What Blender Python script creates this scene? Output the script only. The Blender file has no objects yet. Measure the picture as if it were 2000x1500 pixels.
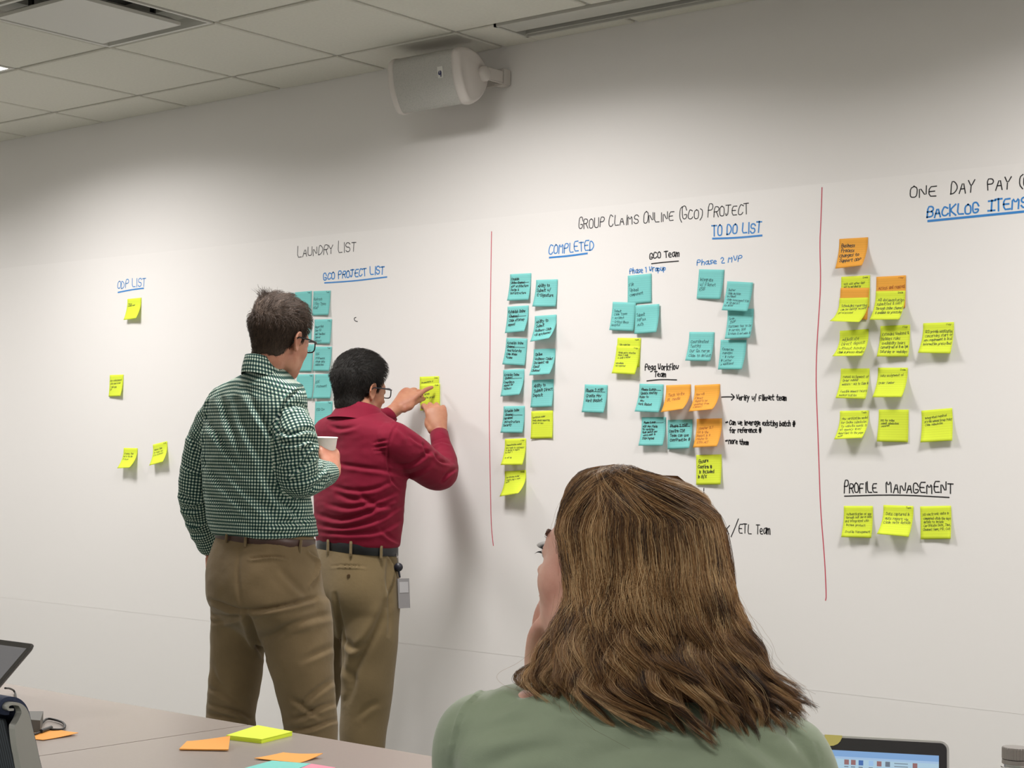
import bpy, bmesh, math, random
import numpy as np
from mathutils import Vector, Matrix, noise, kdtree
R = math.radians
SC = bpy.context.scene
COL = SC.collection

# ------------------------------------------------------------------ camera, world, exposure
F_PX = 3256.6
CAM = np.array([7.0325, -4.7359, 1.3000])
RT = np.array([0.77095, 0.63669, 0.01629])
UP = np.array([0.01539, -0.04418, 0.99891])
FW = np.array([-0.63671, 0.76985, 0.04386])
cd = bpy.data.cameras.new('camera')
cam = bpy.data.objects.new('camera', cd); COL.objects.link(cam)
cam.matrix_world = Matrix(((RT[0], UP[0], -FW[0], CAM[0]), (RT[1], UP[1], -FW[1], CAM[1]), (RT[2], UP[2], -FW[2], CAM[2]), (0, 0, 0, 1)))
cd.sensor_width = 36.0; cd.lens = F_PX / 2000 * 36.0; cd.clip_start = 0.05; cd.clip_end = 60
SC.camera = cam
w = bpy.data.worlds.new('world'); SC.world = w; w.use_nodes = True
w.node_tree.nodes['Background'].inputs[0].default_value = (0.9, 0.95, 1, 1)
w.node_tree.nodes['Background'].inputs[1].default_value = 0.05
SC.view_settings.view_transform = 'Standard'; SC.view_settings.look = 'None'
SC.view_settings.gamma = 1.0; SC.view_settings.use_curve_mapping = False
SC.view_settings.exposure = 0.0
SC.cycles.max_bounces = 7; SC.cycles.diffuse_bounces = 4; SC.cycles.glossy_bounces = 3; SC.cycles.transmission_bounces = 5
LAMP_WATTS = 36.0; LAMP_SPREAD = 158

# ------------------------------------------------------------------ helpers
def ray(px, py): return FW + RT * ((px - 1000) / F_PX) - UP * ((py - 750) / F_PX)
def P(px, py, t):            # a point t metres in front of the lens
    return Vector(CAM + ray(px, py) * t)
def onplane(px, py, ax, v):  # where a sight line meets the plane axis = v
    d = ray(px, py); return Vector(CAM + d * ((v - CAM[ax]) / d[ax]))
def proj(p):
    d = np.array(p) - CAM; z = d @ FW
    return 1000 + F_PX * (d @ RT) / z, 750 - F_PX * (d @ UP) / z, z

def srgb(h):
    if isinstance(h, str):
        h = [int(h[i:i + 2], 16) / 255 for i in (0, 2, 4)]
    return tuple(c / 12.92 if c <= .04045 else ((c + .055) / 1.055) ** 2.4 for c in h) + (1,)

class NT:
    def __init__(s, name):
        s.m = bpy.data.materials.new(name); s.m.use_nodes = True; s.t = s.m.node_tree; s.n = s.t.nodes; s.l = s.t.links
        s.b = s.n['Principled BSDF']
    def node(s, typ, **kw):
        n = s.n.new(typ)
        for k, v in kw.items():
            if k.startswith('i_'):
                key = k[2:]; key = int(key) if key.isdigit() else key.replace('_', ' ')
                n.inputs[key].default_value = v
            else: setattr(n, k, v)
        return n
    def link(s, a, b): s.l.new(a, b)

def mat(name, col, rough=.6, metal=0, spec=.5, var=0.0, vscale=8, bump=0.0, bscale=200, bdist=.001, sheen=0, emis=None, estr=0, sss=0, coat=0, alpha=None, trans=0, ior=1.45, stretch=None):
    q = NT(name); b = q.b; c = srgb(col) if isinstance(col, str) else tuple(col) + ((1,) if len(col) == 3 else ())
    b.inputs['Base Color'].default_value = c; b.inputs['Roughness'].default_value = rough
    b.inputs['Metallic'].default_value = metal; b.inputs['Specular IOR Level'].default_value = spec
    if sheen: b.inputs['Sheen Weight'].default_value = sheen; b.inputs['Sheen Roughness'].default_value = .5
    if coat: b.inputs['Coat Weight'].default_value = coat
    if trans: b.inputs['Transmission Weight'].default_value = trans; b.inputs['IOR'].default_value = ior
    if sss:
        b.inputs['Subsurface Weight'].default_value = sss; b.inputs['Subsurface Radius'].default_value = (.012, .005, .0025); b.inputs['Subsurface Scale'].default_value = 1
    if emis is not None:
        b.inputs['Emission Color'].default_value = srgb(emis) if isinstance(emis, str) else emis
        b.inputs['Emission Strength'].default_value = estr
    if var or bump:
        tc = q.node('ShaderNodeTexCoord'); src = tc.outputs['Object']
        if stretch:
            mp = q.node('ShaderNodeMapping'); mp.inputs['Scale'].default_value = stretch; q.link(src, mp.inputs[0]); src = mp.outputs[0]
    if var:
        nz = q.node('ShaderNodeTexNoise', i_Scale=vscale, i_Detail=4.0)
        q.link(src, nz.inputs['Vector'])
        mr = q.node('ShaderNodeMapRange'); mr.inputs[1].default_value = .3; mr.inputs[2].default_value = .7; mr.inputs[3].default_value = 1 - var; mr.inputs[4].default_value = 1 + var
        q.link(nz.outputs[0], mr.inputs[0])
        mx = q.node('ShaderNodeVectorMath', operation='SCALE'); mx.inputs[0].default_value = c[:3]
        q.link(mr.outputs[0], mx.inputs['Scale']); q.link(mx.outputs[0], b.inputs['Base Color'])
    if bump:
        nz2 = q.node('ShaderNodeTexNoise', i_Scale=bscale, i_Detail=3.0); q.link(src, nz2.inputs['Vector'])
        bp = q.node('ShaderNodeBump'); bp.inputs['Strength'].default_value = bump; bp.inputs['Distance'].default_value = bdist
        q.link(nz2.outputs[0], bp.inputs['Height']); q.link(bp.outputs[0], b.inputs['Normal'])
    return q.m

def tag(o, label=None, cat=None, group=None, kind=None):
    if label: o['label'] = label
    if cat: o['category'] = cat
    if group: o['group'] = group
    if kind: o['kind'] = kind
    return o

def origin_of(par):
    v = Vector((0, 0, 0)); k = par
    while k is not None: v += k.location; k = k.parent
    return v

def obj(name, verts, faces, m, parent=None, smooth=False, loc=None):
    """one mesh object from world-space vertices; loc = its own origin (world)"""
    me = bpy.data.meshes.new(name)
    base = origin_of(parent); l = Vector(loc) if loc is not None else base
    V = np.asarray([tuple(v) for v in verts], dtype=float).reshape(-1, 3) - np.array(l)
    me.from_pydata(V.tolist(), [], [tuple(f) for f in faces]); me.update()
    if smooth: me.shade_smooth()
    for mm in (m if isinstance(m, (list, tuple)) else [m]): me.materials.append(mm)
    o = bpy.data.objects.new(name, me); COL.objects.link(o)
    if parent is not None: o.parent = parent
    o.location = l - base
    return o

def empty(name, loc):
    o = bpy.data.objects.new(name, None); COL.objects.link(o); o.location = loc; o.empty_display_size = .05; return o

class MB:
    """collects simple shapes in world space, builds one mesh"""
    def __init__(s): s.v = []; s.f = []
    def add(s, v, f):
        n = len(s.v); s.v += [tuple(x) for x in v]; s.f += [tuple(i + n for i in g) for g in f]; return s
    def box(s, x0, x1, y0, y1, z0, z1, bev=0):
        if bev:
            bm = bmesh.new(); bmesh.ops.create_cube(bm, size=1)
            for v in bm.verts: v.co = Vector(((x0 + x1) / 2 + v.co.x * (x1 - x0), (y0 + y1) / 2 + v.co.y * (y1 - y0), (z0 + z1) / 2 + v.co.z * (z1 - z0)))
            bmesh.ops.bevel(bm, geom=bm.edges[:], offset=bev, segments=2, affect='EDGES')
            bm.verts.index_update(); s.add([v.co for v in bm.verts], [[v.index for v in f.verts] for f in bm.faces]); bm.free(); return s
        v = [(x, y, z) for z in (z0, z1) for y in (y0, y1) for x in (x0, x1)]
        return s.add(v, [(0, 2, 3, 1), (4, 5, 7, 6), (0, 1, 5, 4), (2, 6, 7, 3), (0, 4, 6, 2), (1, 3, 7, 5)])
    def tube(s, pts, r, n=8, close=False, cap=True, flat=None):
        pts = [Vector(p) for p in pts]; rr = r if isinstance(r, (list, tuple)) else [r] * len(pts)
        rings = []; prev = None
        for i, p in enumerate(pts):
            a = pts[max(i - 1, 0)]; b = pts[min(i + 1, len(pts) - 1)]
            if close: a = pts[i - 1]; b = pts[(i + 1) % len(pts)]
            d = (b - a).normalized()
            if prev is None: prev = d.orthogonal().normalized()
            prev = (prev - d * prev.dot(d)).normalized(); q = d.cross(prev)
            rings.append([p + (prev * math.cos(k * 2 * math.pi / n) + q * math.sin(k * 2 * math.pi / n)) * rr[i] for k in range(n)])
        return s.loft(rings, cap=cap and not close, close=close)
    def loft(s, rings, cap=True, close=False):
        n = len(rings[0]); v = [p for r_ in rings for p in r_]; f = []
        m = len(rings)
        for i in range(m if close else m - 1):
            for k in range(n):
                a = i * n + k; b = i * n + (k + 1) % n; c = ((i + 1) % m) * n + (k + 1) % n; d = ((i + 1) % m) * n + k
                f.append((a, b, c, d))
        if cap: f.append(tuple(range(n))[::-1]); f.append(tuple((m - 1) * n + k for k in range(n)))
        return s.add(v, f)
    def build(s, name, m, parent=None, smooth=False, loc=None): return obj(name, s.v, s.f, m, parent, smooth, loc)

# ------------------------------------------------------------------ materials of the room
H = 2.833; T = .6096; A0 = .2714
M_wall = mat('wall_paint', 'e8e5e3', .65, spec=.3, bump=.08, bscale=260, bdist=.0006)
M_board = mat('board_coating', 'ebe8e6', .38, spec=.42, bump=.05, bscale=150, bdist=.0008)
M_tile = mat('ceiling_tile_fibre', 'dcd9d0', .95, spec=.1, var=.03, vscale=90, bump=.35, bscale=420, bdist=.0008)
M_grid = mat('grid_metal', 'b4b1ab', .5)
M_plenum = mat('dark_plenum', '2c2a28', .9)
M_metalwhite = mat('white_enamel', 'c6c4bd', .4)
M_carpet = mat('carpet', '84877f', .98, spec=.05, var=.15, vscale=60, bump=.6, bscale=300, bdist=.004)
M_diff = mat('lit_diffuser', 'ffffff', .5, emis=(1, .975, .95, 1), estr=5.0)

# ------------------------------------------------------------------ room shell
X0, X1, Y0 = -3.0, 10.2, -7.3
def struct(name, mb, m, **k):
    o = mb.build(name, m, **k); o['kind'] = 'structure'; return o
struct('floor', MB().box(X0 - .1, X1 + .1, Y0 - .1, .1, -.1, 0), M_carpet)
wall_back = struct('wall_back', MB().box(X0 - .1, X1 + .1, 0, .12, 0, H + .14), M_wall)
struct('wall_left', MB().box(X0 - .12, X0, Y0, 0, 0, H + .14), M_wall)
struct('wall_right', MB().box(X1, X1 + .12, Y0, 0, 0, H + .14), M_wall)
struct('wall_front', MB().box(X0 - .1, X1 + .1, Y0 - .12, Y0, 0, H + .14), M_wall)
M_base = mat('rubber_base', '55524e', .6)
struct('baseboard_back', MB().box(X0, X1, -.008, 0, 0, .1), M_base)
ceiling = struct('ceiling', MB().box(X0 - .1, X1 + .1, Y0 - .1, .1, H + .14, H + .2), M_plenum)

# ceiling layout: rows of tiles parallel to the marker wall
G = .0105                                       # half of the reveal between tiles
cols = list(range(-5, 17)); rows = list(range(-1, 12))
def cell(c, r_):
    x0 = c * T; x1 = x0 + T
    y1 = 0 if r_ < 0 else -A0 - r_ * T; y0 = -A0 if r_ < 0 else y1 - T
    return max(x0, X0), min(x1, X1), max(y0, Y0), y1
LIGHTS = [(c, 1) for c in (-3, 1, 5, 9, 13)] + [(c, 8) for c in (-1, 5, 11)]
DIFFS = [(3, 1), (11, 5)]
SLOT = (3.222, 6.27, -.2635, -.0740)
meshes = {}
def tile(c, r_):
    x0, x1, y0, y1 = cell(c, r_)
    if x1 - x0 < .05 or y1 - y0 < .05: return
    yb = y1 if r_ >= 0 else y1 + G              # the cut row runs to the wall
    boxes = [(x0 + G, x1 - G, y0 + G, yb - G)]
    if r_ == -1 and x1 > SLOT[0] and x0 < SLOT[1]:      # strips left round the slot
        boxes = []
        if x0 < SLOT[0]: boxes.append((x0 + G, SLOT[0] - .002, y0 + G, 0))
        if x1 > SLOT[1]: boxes.append((SLOT[1] + .002, x1 - G, y0 + G, 0))
        boxes.append((max(x0 + G, SLOT[0]), min(x1 - G, SLOT[1]), SLOT[3] + .002, 0))
    key = tuple(round(b - (x0 if i < 2 else y1), 3) for bb in boxes for i, b in enumerate(bb))
    if key not in meshes:
        mb = MB()
        for b in boxes:
            a = [b[0] - x0, b[1] - x0, b[2] - y1, b[3] - y1]; e = .004
            top = [(a[0], a[2], .02), (a[1], a[2], .02), (a[1], a[3], .02), (a[0], a[3], .02)]
            mid = [(a[0], a[2], e), (a[1], a[2], e), (a[1], a[3], e), (a[0], a[3], e)]
            if a[1] - a[0] < .02 or a[3] - a[2] < .02: e = .001
            low = [(a[0] + e, a[2] + e, 0), (a[1] - e, a[2] + e, 0), (a[1] - e, a[3] - e, 0), (a[0] + e, a[3] - e, 0)]
            mb.loft([low, mid, top])
        me = bpy.data.meshes.new('ceiling_tile'); me.from_pydata(mb.v, [], mb.f); me.materials.append(M_tile)
        bm_ = bmesh.new(); bm_.from_mesh(me); bmesh.ops.recalc_face_normals(bm_, faces=bm_.faces); bm_.to_mesh(me); bm_.free(); meshes[key] = me
    o = bpy.data.objects.new('ceiling_tile', meshes[key]); COL.objects.link(o); o.parent = ceiling; o.location = (x0, y1, H)
for r_ in rows:
    for c in cols:
        if (c, r_) not in LIGHTS and (c, r_) not in DIFFS: tile(c, r_)
for r_ in rows:                                  # tee runners, recessed behind the tile faces
    y = -A0 - (r_) * T
    if y < Y0: continue
    xs = [(X0, X1)]
    for a, b in xs: MB().box(a, b, y - .012, y + .012, H + .0085, H + .03).build('ceiling_runner', M_grid, ceiling)
for c in cols:
    x = c * T
    if X0 < x < X1:
        MB().box(x - .012, x + .012, Y0, -A0, H + .009, H + .03).build('ceiling_runner', M_grid, ceiling)
        if not SLOT[0] < x < SLOT[1]: MB().box(x - .012, x + .012, -A0, 0, H + .009, H + .03).build('ceiling_runner', M_grid, ceiling)
        else: MB().box(x - .012, x + .012, SLOT[3] + .001, 0, H + .009, H + .03).build('ceiling_runner', M_grid, ceiling)

# ceiling lights
lab = {(1, 1): 'square recessed ceiling light at the left edge, its corner glowing white', (5, 1): 'square recessed ceiling light just above the frame, beyond the air diffuser'}
for (c, r_) in LIGHTS:
    x0, x1, y0, y1 = cell(c, r_); cx, cy = (x0 + x1) / 2, (y0 + y1) / 2
    e = empty('ceiling_light', (cx, cy, H))
    tag(e, lab.get((c, r_), 'square recessed ceiling light over the room behind the photographer'), 'light', 'recessed ceiling lights')
    mb = MB(); o_, i_ = T / 2 - .004, T / 2 - .022
    def sq(h, z): return [(cx - h, cy - h, z), (cx + h, cy - h, z), (cx + h, cy + h, z), (cx - h, cy + h, z)]
    mb.loft([sq(o_, H + .03), sq(o_, H + .001), sq(i_, H + .001), sq(i_ - .004, H + .012)], cap=False); mb.build('light_frame', M_metalwhite, e)
    h = i_ - .003
    d = MB().add(sq(h, H + .010), [(0, 3, 2, 1)]); d.build('diffuser', M_diff, e)
    if 'lamp' not in meshes:
        ld = bpy.data.lights.new('lamp', 'AREA'); ld.shape = 'SQUARE'; ld.size = 2 * h; ld.energy = LAMP_WATTS; ld.color = (1, .968, .945); ld.spread = R(LAMP_SPREAD); meshes['lamp'] = ld
    lo = bpy.data.objects.new('lamp', meshes['lamp']); COL.objects.link(lo); lo.parent = e; lo.location = (0, 0, .009)
    MB().add(sq(o_, H + .03), [(0, 1, 2, 3)]).build('housing', M_metalwhite, e)

# square air diffusers with hanging plaque
def air_diffuser(c, r_, label):
    x0, x1, y0, y1 = cell(c, r_); cx, cy = (x0 + x1) / 2 + .004, (y0 + y1) / 2 - .012
    e = empty('air_diffuser', (cx, cy, H)); tag(e, label, 'air vent', 'square air diffusers')
    kx, ky = (x0 + x1) / 2, (y0 + y1) / 2
    def sq(h, z, cx=kx, cy=ky): return [(cx - h, cy - h, z), (cx + h, cy - h, z), (cx + h, cy + h, z), (cx - h, cy + h, z)]
    o_ = T / 2 - .004
    MB().loft([sq(o_, H + .02), sq(o_, H - .001), sq(o_ - .014, H - .001), sq(o_ - .03, H + .03), sq(o_ - .065, H + .06), sq(o_ - .085, H + .11)], cap=False).build('diffuser_cone', M_metalwhite, e)
    MB().add(sq(o_ - .08, H + .112), [(0, 1, 2, 3)]).build('duct_opening', M_plenum, e)
    h = .2255
    MB().loft([sq(h - .03, H + .012, cx, cy), sq(h, H - .004, cx, cy), sq(h - .001, H - .016, cx, cy)]).build('plaque', M_metalwhite, e)
    for sx, sy in ((-1, -1), (1, -1), (1, 1), (-1, 1)):
        px, py = kx + sx * .15, ky + sy * .15
        MB().box(px - .012, px + .012, py - .004, py + .004, H, H + .09).build('hanger', M_plenum, e)
air_diffuser(3, 1, 'square white air diffuser with a hanging plaque, top left corner of the ceiling')
air_diffuser(11, 5, 'square white air diffuser with a hanging plaque behind the photographer')

# long slot diffuser beside the wall
sx0, sx1, sy0, sy1 = SLOT
e = empty('slot_diffuser', ((sx0 + sx1) / 2, sy0, H)); tag(e, 'long white linear slot diffuser with one dark slot beside the wall', 'air vent')
mb = MB(); t_ = .011
mb.box(sx0, sx1, sy0, sy0 + t_, H - .004, H + .05); mb.box(sx0, sx1, sy1 - t_, sy1, H - .004, H + .05)
mb.box(sx0, sx0 + t_, sy0, sy1, H - .004, H + .05); mb.box(sx1 - t_, sx1, sy0, sy1, H - .004, H + .05)
mb.build('slot_frame', M_metalwhite, e)
MB().box(sx0 + t_ + .001, sx1 - t_, sy0 + t_ - .001, sy0 + .112, H - .001, H + .02, bev=.002).build('slot_blade', M_metalwhite, e)
MB().box(sx0 + t_, sx1 - t_, sy0 + t_, sy1 - t_, H + .045, H + .05).build('slot_throat', M_plenum, e)
MB().box(sx0 + t_, sx1 - t_, sy1 - t_ - .012, sy1 - t_ - .004, H + .004, H + .05).build('slot_lip', M_metalwhite, e)

# wall speaker on a bracket
def speaker():
    e = empty('wall_speaker', (2.9, -.17, 2.69)); tag(e, 'white wall speaker with curved grey grille hung under the ceiling', 'speaker')
    M_case = mat('speaker_case', 'cfc8c3', .45); M_gr = NT('speaker_grille'); q = M_gr
    b = q.b; b.inputs['Roughness'].default_value = .55
    tc = q.node('ShaderNodeTexCoord'); vo = q.node('ShaderNodeTexVoronoi', i_Scale=260.0); q.link(tc.outputs['Object'], vo.inputs['Vector'])
    rp = q.node('ShaderNodeValToRGB'); rp.color_ramp.elements[0].position = .15; rp.color_ramp.elements[0].color = srgb('9c9b96'); rp.color_ramp.elements[1].position = .4; rp.color_ramp.elements[1].color = srgb('b6b4af')
    q.link(vo.outputs['Distance'], rp.inputs[0]); q.link(rp.outputs[0], b.inputs['Base Color'])
    # outline of the end cap in (y, z)
    key = [(-.228, 2.7895), (-.258, 2.782), (-.274, 2.760), (-.2715, 2.715), (-.262, 2.670), (-.243, 2.625), (-.222, 2.592), (-.203, 2.585), (-.180, 2.590), (-.150, 2.606), (-.118, 2.640), (-.100, 2.680), (-.101, 2.718), (-.122, 2.752), (-.155, 2.776), (-.193, 2.788)]
    n = len(key); prof = []
    for i in range(n):
        p0, p1, p2, p3 = [Vector(key[(i + k) % n]) for k in (-1, 0, 1, 2)]
        for k in range(4):
            t = k / 4; prof.append(.5 * ((2 * p1) + (p2 - p0) * t + (2 * p0 - 5 * p1 + 4 * p2 - p3) * t * t + (3 * p1 - p0 - 3 * p2 + p3) * t ** 3))
    c = Vector((-.185, 2.69))
    def ring(x, s): return [(x, c.x + (p.x - c.x) * s, c.y + (p.y - c.y) * s) for p in prof]
    xa, xb = 2.735, 3.035
    MB().loft([ring(xa, .955), ring(xb, .955)]).build('speaker_body', M_case, e, smooth=False)
    # grille wraps over the front half
    idx = [i for i in range(len(prof)) if 3 <= i <= 27]
    fr = [[(x, c.x + (prof[i].x - c.x) * s, c.y + (prof[i].y - c.y) * s) for x, s in ((xa, .99), (xb, .99), (xb, .93), (xa, .93))] for i in idx]
    MB().loft(fr).build('grille', q.m, e, smooth=False)
    for x, d in ((xb, 1), (xa, -1)):
        rg = [ring(x - d * .004, 1.0), ring(x + d * .010, 1.02), ring(x + d * .024, .97), ring(x + d * .033, .86), ring(x + d * .030, .80), ring(x + d * .034, .5), ring(x + d * .036, .1)]
        MB().loft(rg).build('end_cap', M_case, e, smooth=True)
    # yoke: knob, arm, wall foot on each end
    for x, d in ((xb + .034, 1), (xa - .034, -1)):
        mb = MB()
        mb.tube([(x - d * .01, -.138, 2.705), (x + d * .012, -.138, 2.705), (x + d * .022, -.138, 2.705)], [.029, .029, .018], 20)
        mb.build('yoke_knob', M_case, e, smooth=True)
        x2 = x + d * .004
        MB().box(min(x2, x2 + d * .016), max(x2, x2 + d * .016), -.136, -.045, 2.684, 2.730, bev=.004).build('yoke_arm', M_case, e)
        MB().box(min(x2 - d * .03, x2 + d * .016), max(x2 - d * .03, x2 + d * .016), -.048, -.002, 2.680, 2.742, bev=.004).build('wall_foot', M_case, e)
    MB().box(xa - .04, xb + .04, -.012, -.002, 2.69, 2.735).build('yoke_back', M_case, e)
    # maker's badge on the grille: white plate, dark blue ring and stroke
    M_bw = mat('badge_white', 'd8d6d0', .4); M_bb = mat('badge_blue', '23285e', .4)
    def g(x, k):  # point on the grille surface at profile parameter k
        i = int(k); f = k - i; p = prof[i] * (1 - f) + prof[i + 1] * f
        return Vector((x, c.x + (p.x - c.x) * 1.0, c.y + (p.y - c.y) * 1.0))
    nrm = Vector((0, -.97, -.2)) * .0015
    bx0, bx1, k0, k1 = 2.962, 2.988, 11.6, 15.2
    v = [g(bx0, k0) + nrm, g(bx1, k0) + nrm, g(bx1, k1) + nrm, g(bx0, k1) + nrm]
    v += [p - nrm for p in v]
    bd = MB().add(v, [(0, 1, 2, 3), (0, 4, 5, 1), (1, 5, 6, 2), (2, 6, 7, 3), (3, 7, 4, 0)]).build('badge', M_bw, e)
    cc = g(2.974, 13.5) + nrm * 1.3
    def q2(a, b): return cc + Vector((a, 0, b)) + Vector((0, -b * -.2, 0))
    MB().tube([q2(.0045 * math.cos(a / 10 * 2 * math.pi) - .001, .008 * math.sin(a / 10 * 2 * math.pi)) for a in range(10)], .002, 6, close=True).build('badge_mark', M_bb, bd)
    MB().tube([q2(.002, .016), q2(.005, .0), q2(.008, -.017)], .0017, 6).build('badge_mark', M_bb, bd)
speaker()
# ------------------------------------------------------------------ writing: a single-stroke hand
GL = {'A': '02 28 42|14 34', 'B': '02 08 38 47 46 35 05|35 44 43 32 02', 'C': '47 28 17 05 03 12 32 43', 'D': '02 08 28 46 44 22 02', 'E': '42 02 08 48|05 35', 'F': '02 08 48|05 35',
 'G': '46 38 18 07 03 12 32 43 44 24', 'H': '02 08|42 48|05 45', 'I': '12 18', 'J': '08 48|28 23 12 02 03', 'K': '02 08|48 05 42', 'L': '08 02 42', 'M': '02 08 25 48 42', 'N': '02 08 42 48',
 'O': '28 07 03 12 32 43 47 28', 'P': '02 08 38 47 46 35 05', 'Q': '18 07 03 12 32 43 47 38 18|24 42', 'R': '02 08 38 47 46 35 05|25 42', 'S': '47 38 18 07 06 15 35 44 43 32 12 03', 'T': '08 48|28 22',
 'U': '08 03 12 32 43 48', 'V': '08 22 48', 'W': '08 12 25 32 48', 'X': '02 48|08 42', 'Y': '08 25 48|25 22', 'Z': '08 48 02 42', '!': '02 42|22 28|08 48',
 'a': '36 16 05 03 12 22 34|36 33 42', 'b': '08 02|05 26 35 33 22 02', 'c': '36 16 05 03 12 32', 'd': '38 32|35 16 05 03 12 33', 'e': '04 34 35 26 16 05 03 12 32', 'f': '38 28 17 12|05 35',
 'g': '36 16 05 04 13 33|36 31 20 00', 'h': '08 02|04 16 26 35 32', 'i': '16 12|18 17', 'j': '26 21 10 00|28 27', 'k': '08 02|36 04 32', 'l': '18 12', 'm': '06 02|04 16 25 22|25 36 45 42',
 'n': '06 02|04 16 26 35 32', 'o': '16 05 03 12 22 33 35 26 16', 'p': '06 00|05 26 35 33 22 03', 'q': '36 16 05 03 12 33|36 30', 'r': '06 02|04 16 36', 's': '36 16 05 14 24 33 22 02', 't': '18 13 22 32|06 36',
 'u': '06 03 12 22 34|36 32', 'v': '06 22 46', 'w': '06 12 24 32 46', 'x': '06 32|36 02', 'y': '06 14|36 00', 'z': '06 36 02 32',
 '0': '18 07 03 12 22 33 37 28 18', '1': '07 18 12', '2': '07 18 28 37 36 02 42', '3': '08 38 25 34 33 22 02', '4': '28 04 44|38 32', '5': '38 08 05 25 34 33 22 02', '7': '08 38 12', '8': '25 07 18 38 47 25 04 12 32 44 25',
 '#': '12 18|32 38|04 44|06 46', '(': '38 17 13 31', ')': '08 27 23 01', '/': '01 39', '&': '42 07 18 28 37 04 12 32 44', '-': '05 35', '.': '12 13', ',': '12 00', '?': '07 18 38 36 24|22 21', ':': '13 14|16 17', '*': '14 25 16 05 14', '+': '05 45|27 23'}
WID = {'I': 2.4, 'i': 2.0, 'l': 2.0, '1': 2.4, '.': 2.2, ',': 2.2, 'j': 3, ':': 2, '(': 3.4, ')': 3.2, ' ': 3.4, 'M': 5.4, 'W': 5.4, 'm': 5.2, 'w': 5}
def chaikin(p):
    if len(p) < 3: return p
    q = [p[0]]
    for a, b in zip(p, p[1:]): q += [a * .75 + b * .25, a * .25 + b * .75]
    q.append(p[-1]); return q
def strokes(text, rng, jit=.35, smooth=True, caps=False):
    """polylines in letter units (cap height = 6), total advance"""
    out = []; x = 0; pc = ' '
    for ch in text:
        big = 1.28 if caps and pc in ' (' else 1.0; pc = ch
        if ch != ' ' and ch in GL:
            dy = rng.uniform(-jit, jit) * .9; sl = rng.uniform(-.06, .10); sc = (1 + rng.uniform(-.1, .1)) * big
            for st in GL[ch].split('|'):
                pts = [Vector((int(c[0]) * .92, (int(c[1]) - 2) * sc)) for c in st.split()]
                pts = [Vector((x + p.x + p.y * sl + rng.uniform(-jit, jit) * .35, p.y + dy + rng.uniform(-jit, jit) * .35)) for p in pts]
                out.append(chaikin(pts) if smooth else pts)
        x += WID.get(ch, 5.0 if ch.isupper() else 4.3)
    return out, max(x - 1, 1)
def ribbon(pl, w, f, mb, rng=None):
    """flat pen stroke: polyline pl in 2-D, width w, f maps 2-D to 3-D"""
    n = len(pl)
    if n < 2: return
    L = []; Rr = []
    for i, p in enumerate(pl):
        d = pl[min(i + 1, n - 1)] - pl[max(i - 1, 0)]
        if d.length < 1e-9: d = Vector((1, 0))
        d.normalize(); nn = Vector((-d.y, d.x)) * w / 2
        e = d * w / 2 * (-1 if i == 0 else (1 if i == n - 1 else 0))
        L.append(f(p + nn * .8 + e)); Rr.append(f(p - nn * .8 + e))
    v = L + Rr; mb.add(v, [(i, i + 1, n + i + 1, n + i) for i in range(n - 1)])

M_blk = mat('marker_black', '1c1a1e', .5); M_blue = mat('marker_blue', '3484cc', .5); M_red = mat('marker_red', 'c8455a', .5)
M_pen = mat('fine_pen', '2b3b2c', .6); M_penred = mat('red_pen_on_orange', 'a3501c', .6); M_pentl = mat('pen_on_teal', '1d4a50', .6); M_penblk = mat('felt_pen', '15201f', .6)

# ------------------------------------------------------------------ the coated writing area
BT, BB = 2.195, .575
board = empty('whiteboard_area', ((X0 + X1) / 2, 0, BB)); tag(board, 'wide glossy white dry-erase area covering the back wall below head height', 'whiteboard')
MB().box(X0 + .05, X1 - .05, -.0004, 0, BB, BT).build('writing_surface', M_board, board)
YB = -.0008
def wl(px, py): p = onplane(px, py, 1, YB); return Vector((p.x, p.z))
def heading(text, a, b, cap, m, w, seed=1, jit=.3, caps=False):
    """text between two photo points along its baseline on the wall; cap height in photo px"""
    rng = random.Random(seed); pa, pb = wl(*a), wl(*b); t = pb - pa; L = t.length; t.normalize(); n = Vector((-t.y, t.x))
    mid = ((a[0] + b[0]) / 2, (a[1] + b[1]) / 2); h = (wl(mid[0], mid[1] - cap) - wl(*mid)).length
    st, adv = strokes(text, rng, jit, True, caps); mb = MB()
    for s in st:
        ribbon([Vector((p.x / adv * L, p.y / 6 * h)) for p in s], w, lambda q: (pa.x + t.x * q.x + n.x * q.y, YB, pa.y + t.y * q.x + n.y * q.y), mb)
    return mb.build('handwriting', m, board)
def line(pts, m, w, name='underline'):
    mb = MB(); q = [wl(*p) for p in pts]; q = chaikin(chaikin(q)); ribbon(q, w, lambda p: (p.x, YB - .0002, p.y), mb); return mb.build(name, m, board)
HW = .0052
heading('ODP LIST', (229.5, 564), (284, 558), 15, M_blue, HW, 2); line([(231, 571), (256, 566), (280, 563)], M_blue, .008)
heading('LAUNDRY LIST', (581, 502), (695, 490), 17, M_blk, .0042, 3, .3, True)
heading('GCO PROJECT LIST', (632, 547), (750, 534), 14, M_blue, .0062, 4); line([(634.5, 552.5), (690, 549), (755, 541)], M_blue, .007)
heading('COMPLETED', (1072, 497), (1160, 487), 18, M_blue, HW, 5); line([(1074, 503), (1110, 500), (1146, 495)], M_blue, .008)
heading('GROUP CLAIMS ONLINE (GCO) PROJECT', (1130, 447), (1463, 417), 18, M_blk, .0042, 6, .3, True)
heading('TO DO LIST', (1391, 460), (1486, 453), 19, M_blue, .0062, 7); line([(1393, 466), (1440, 464.5), (1487, 460)], M_blue, .008)
heading('GCO Team', (1268.5, 506), (1327, 500), 12, M_blk, .005, 8); line([(1273, 515), (1300, 512), (1324.5, 510)], M_blk, .005)
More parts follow.
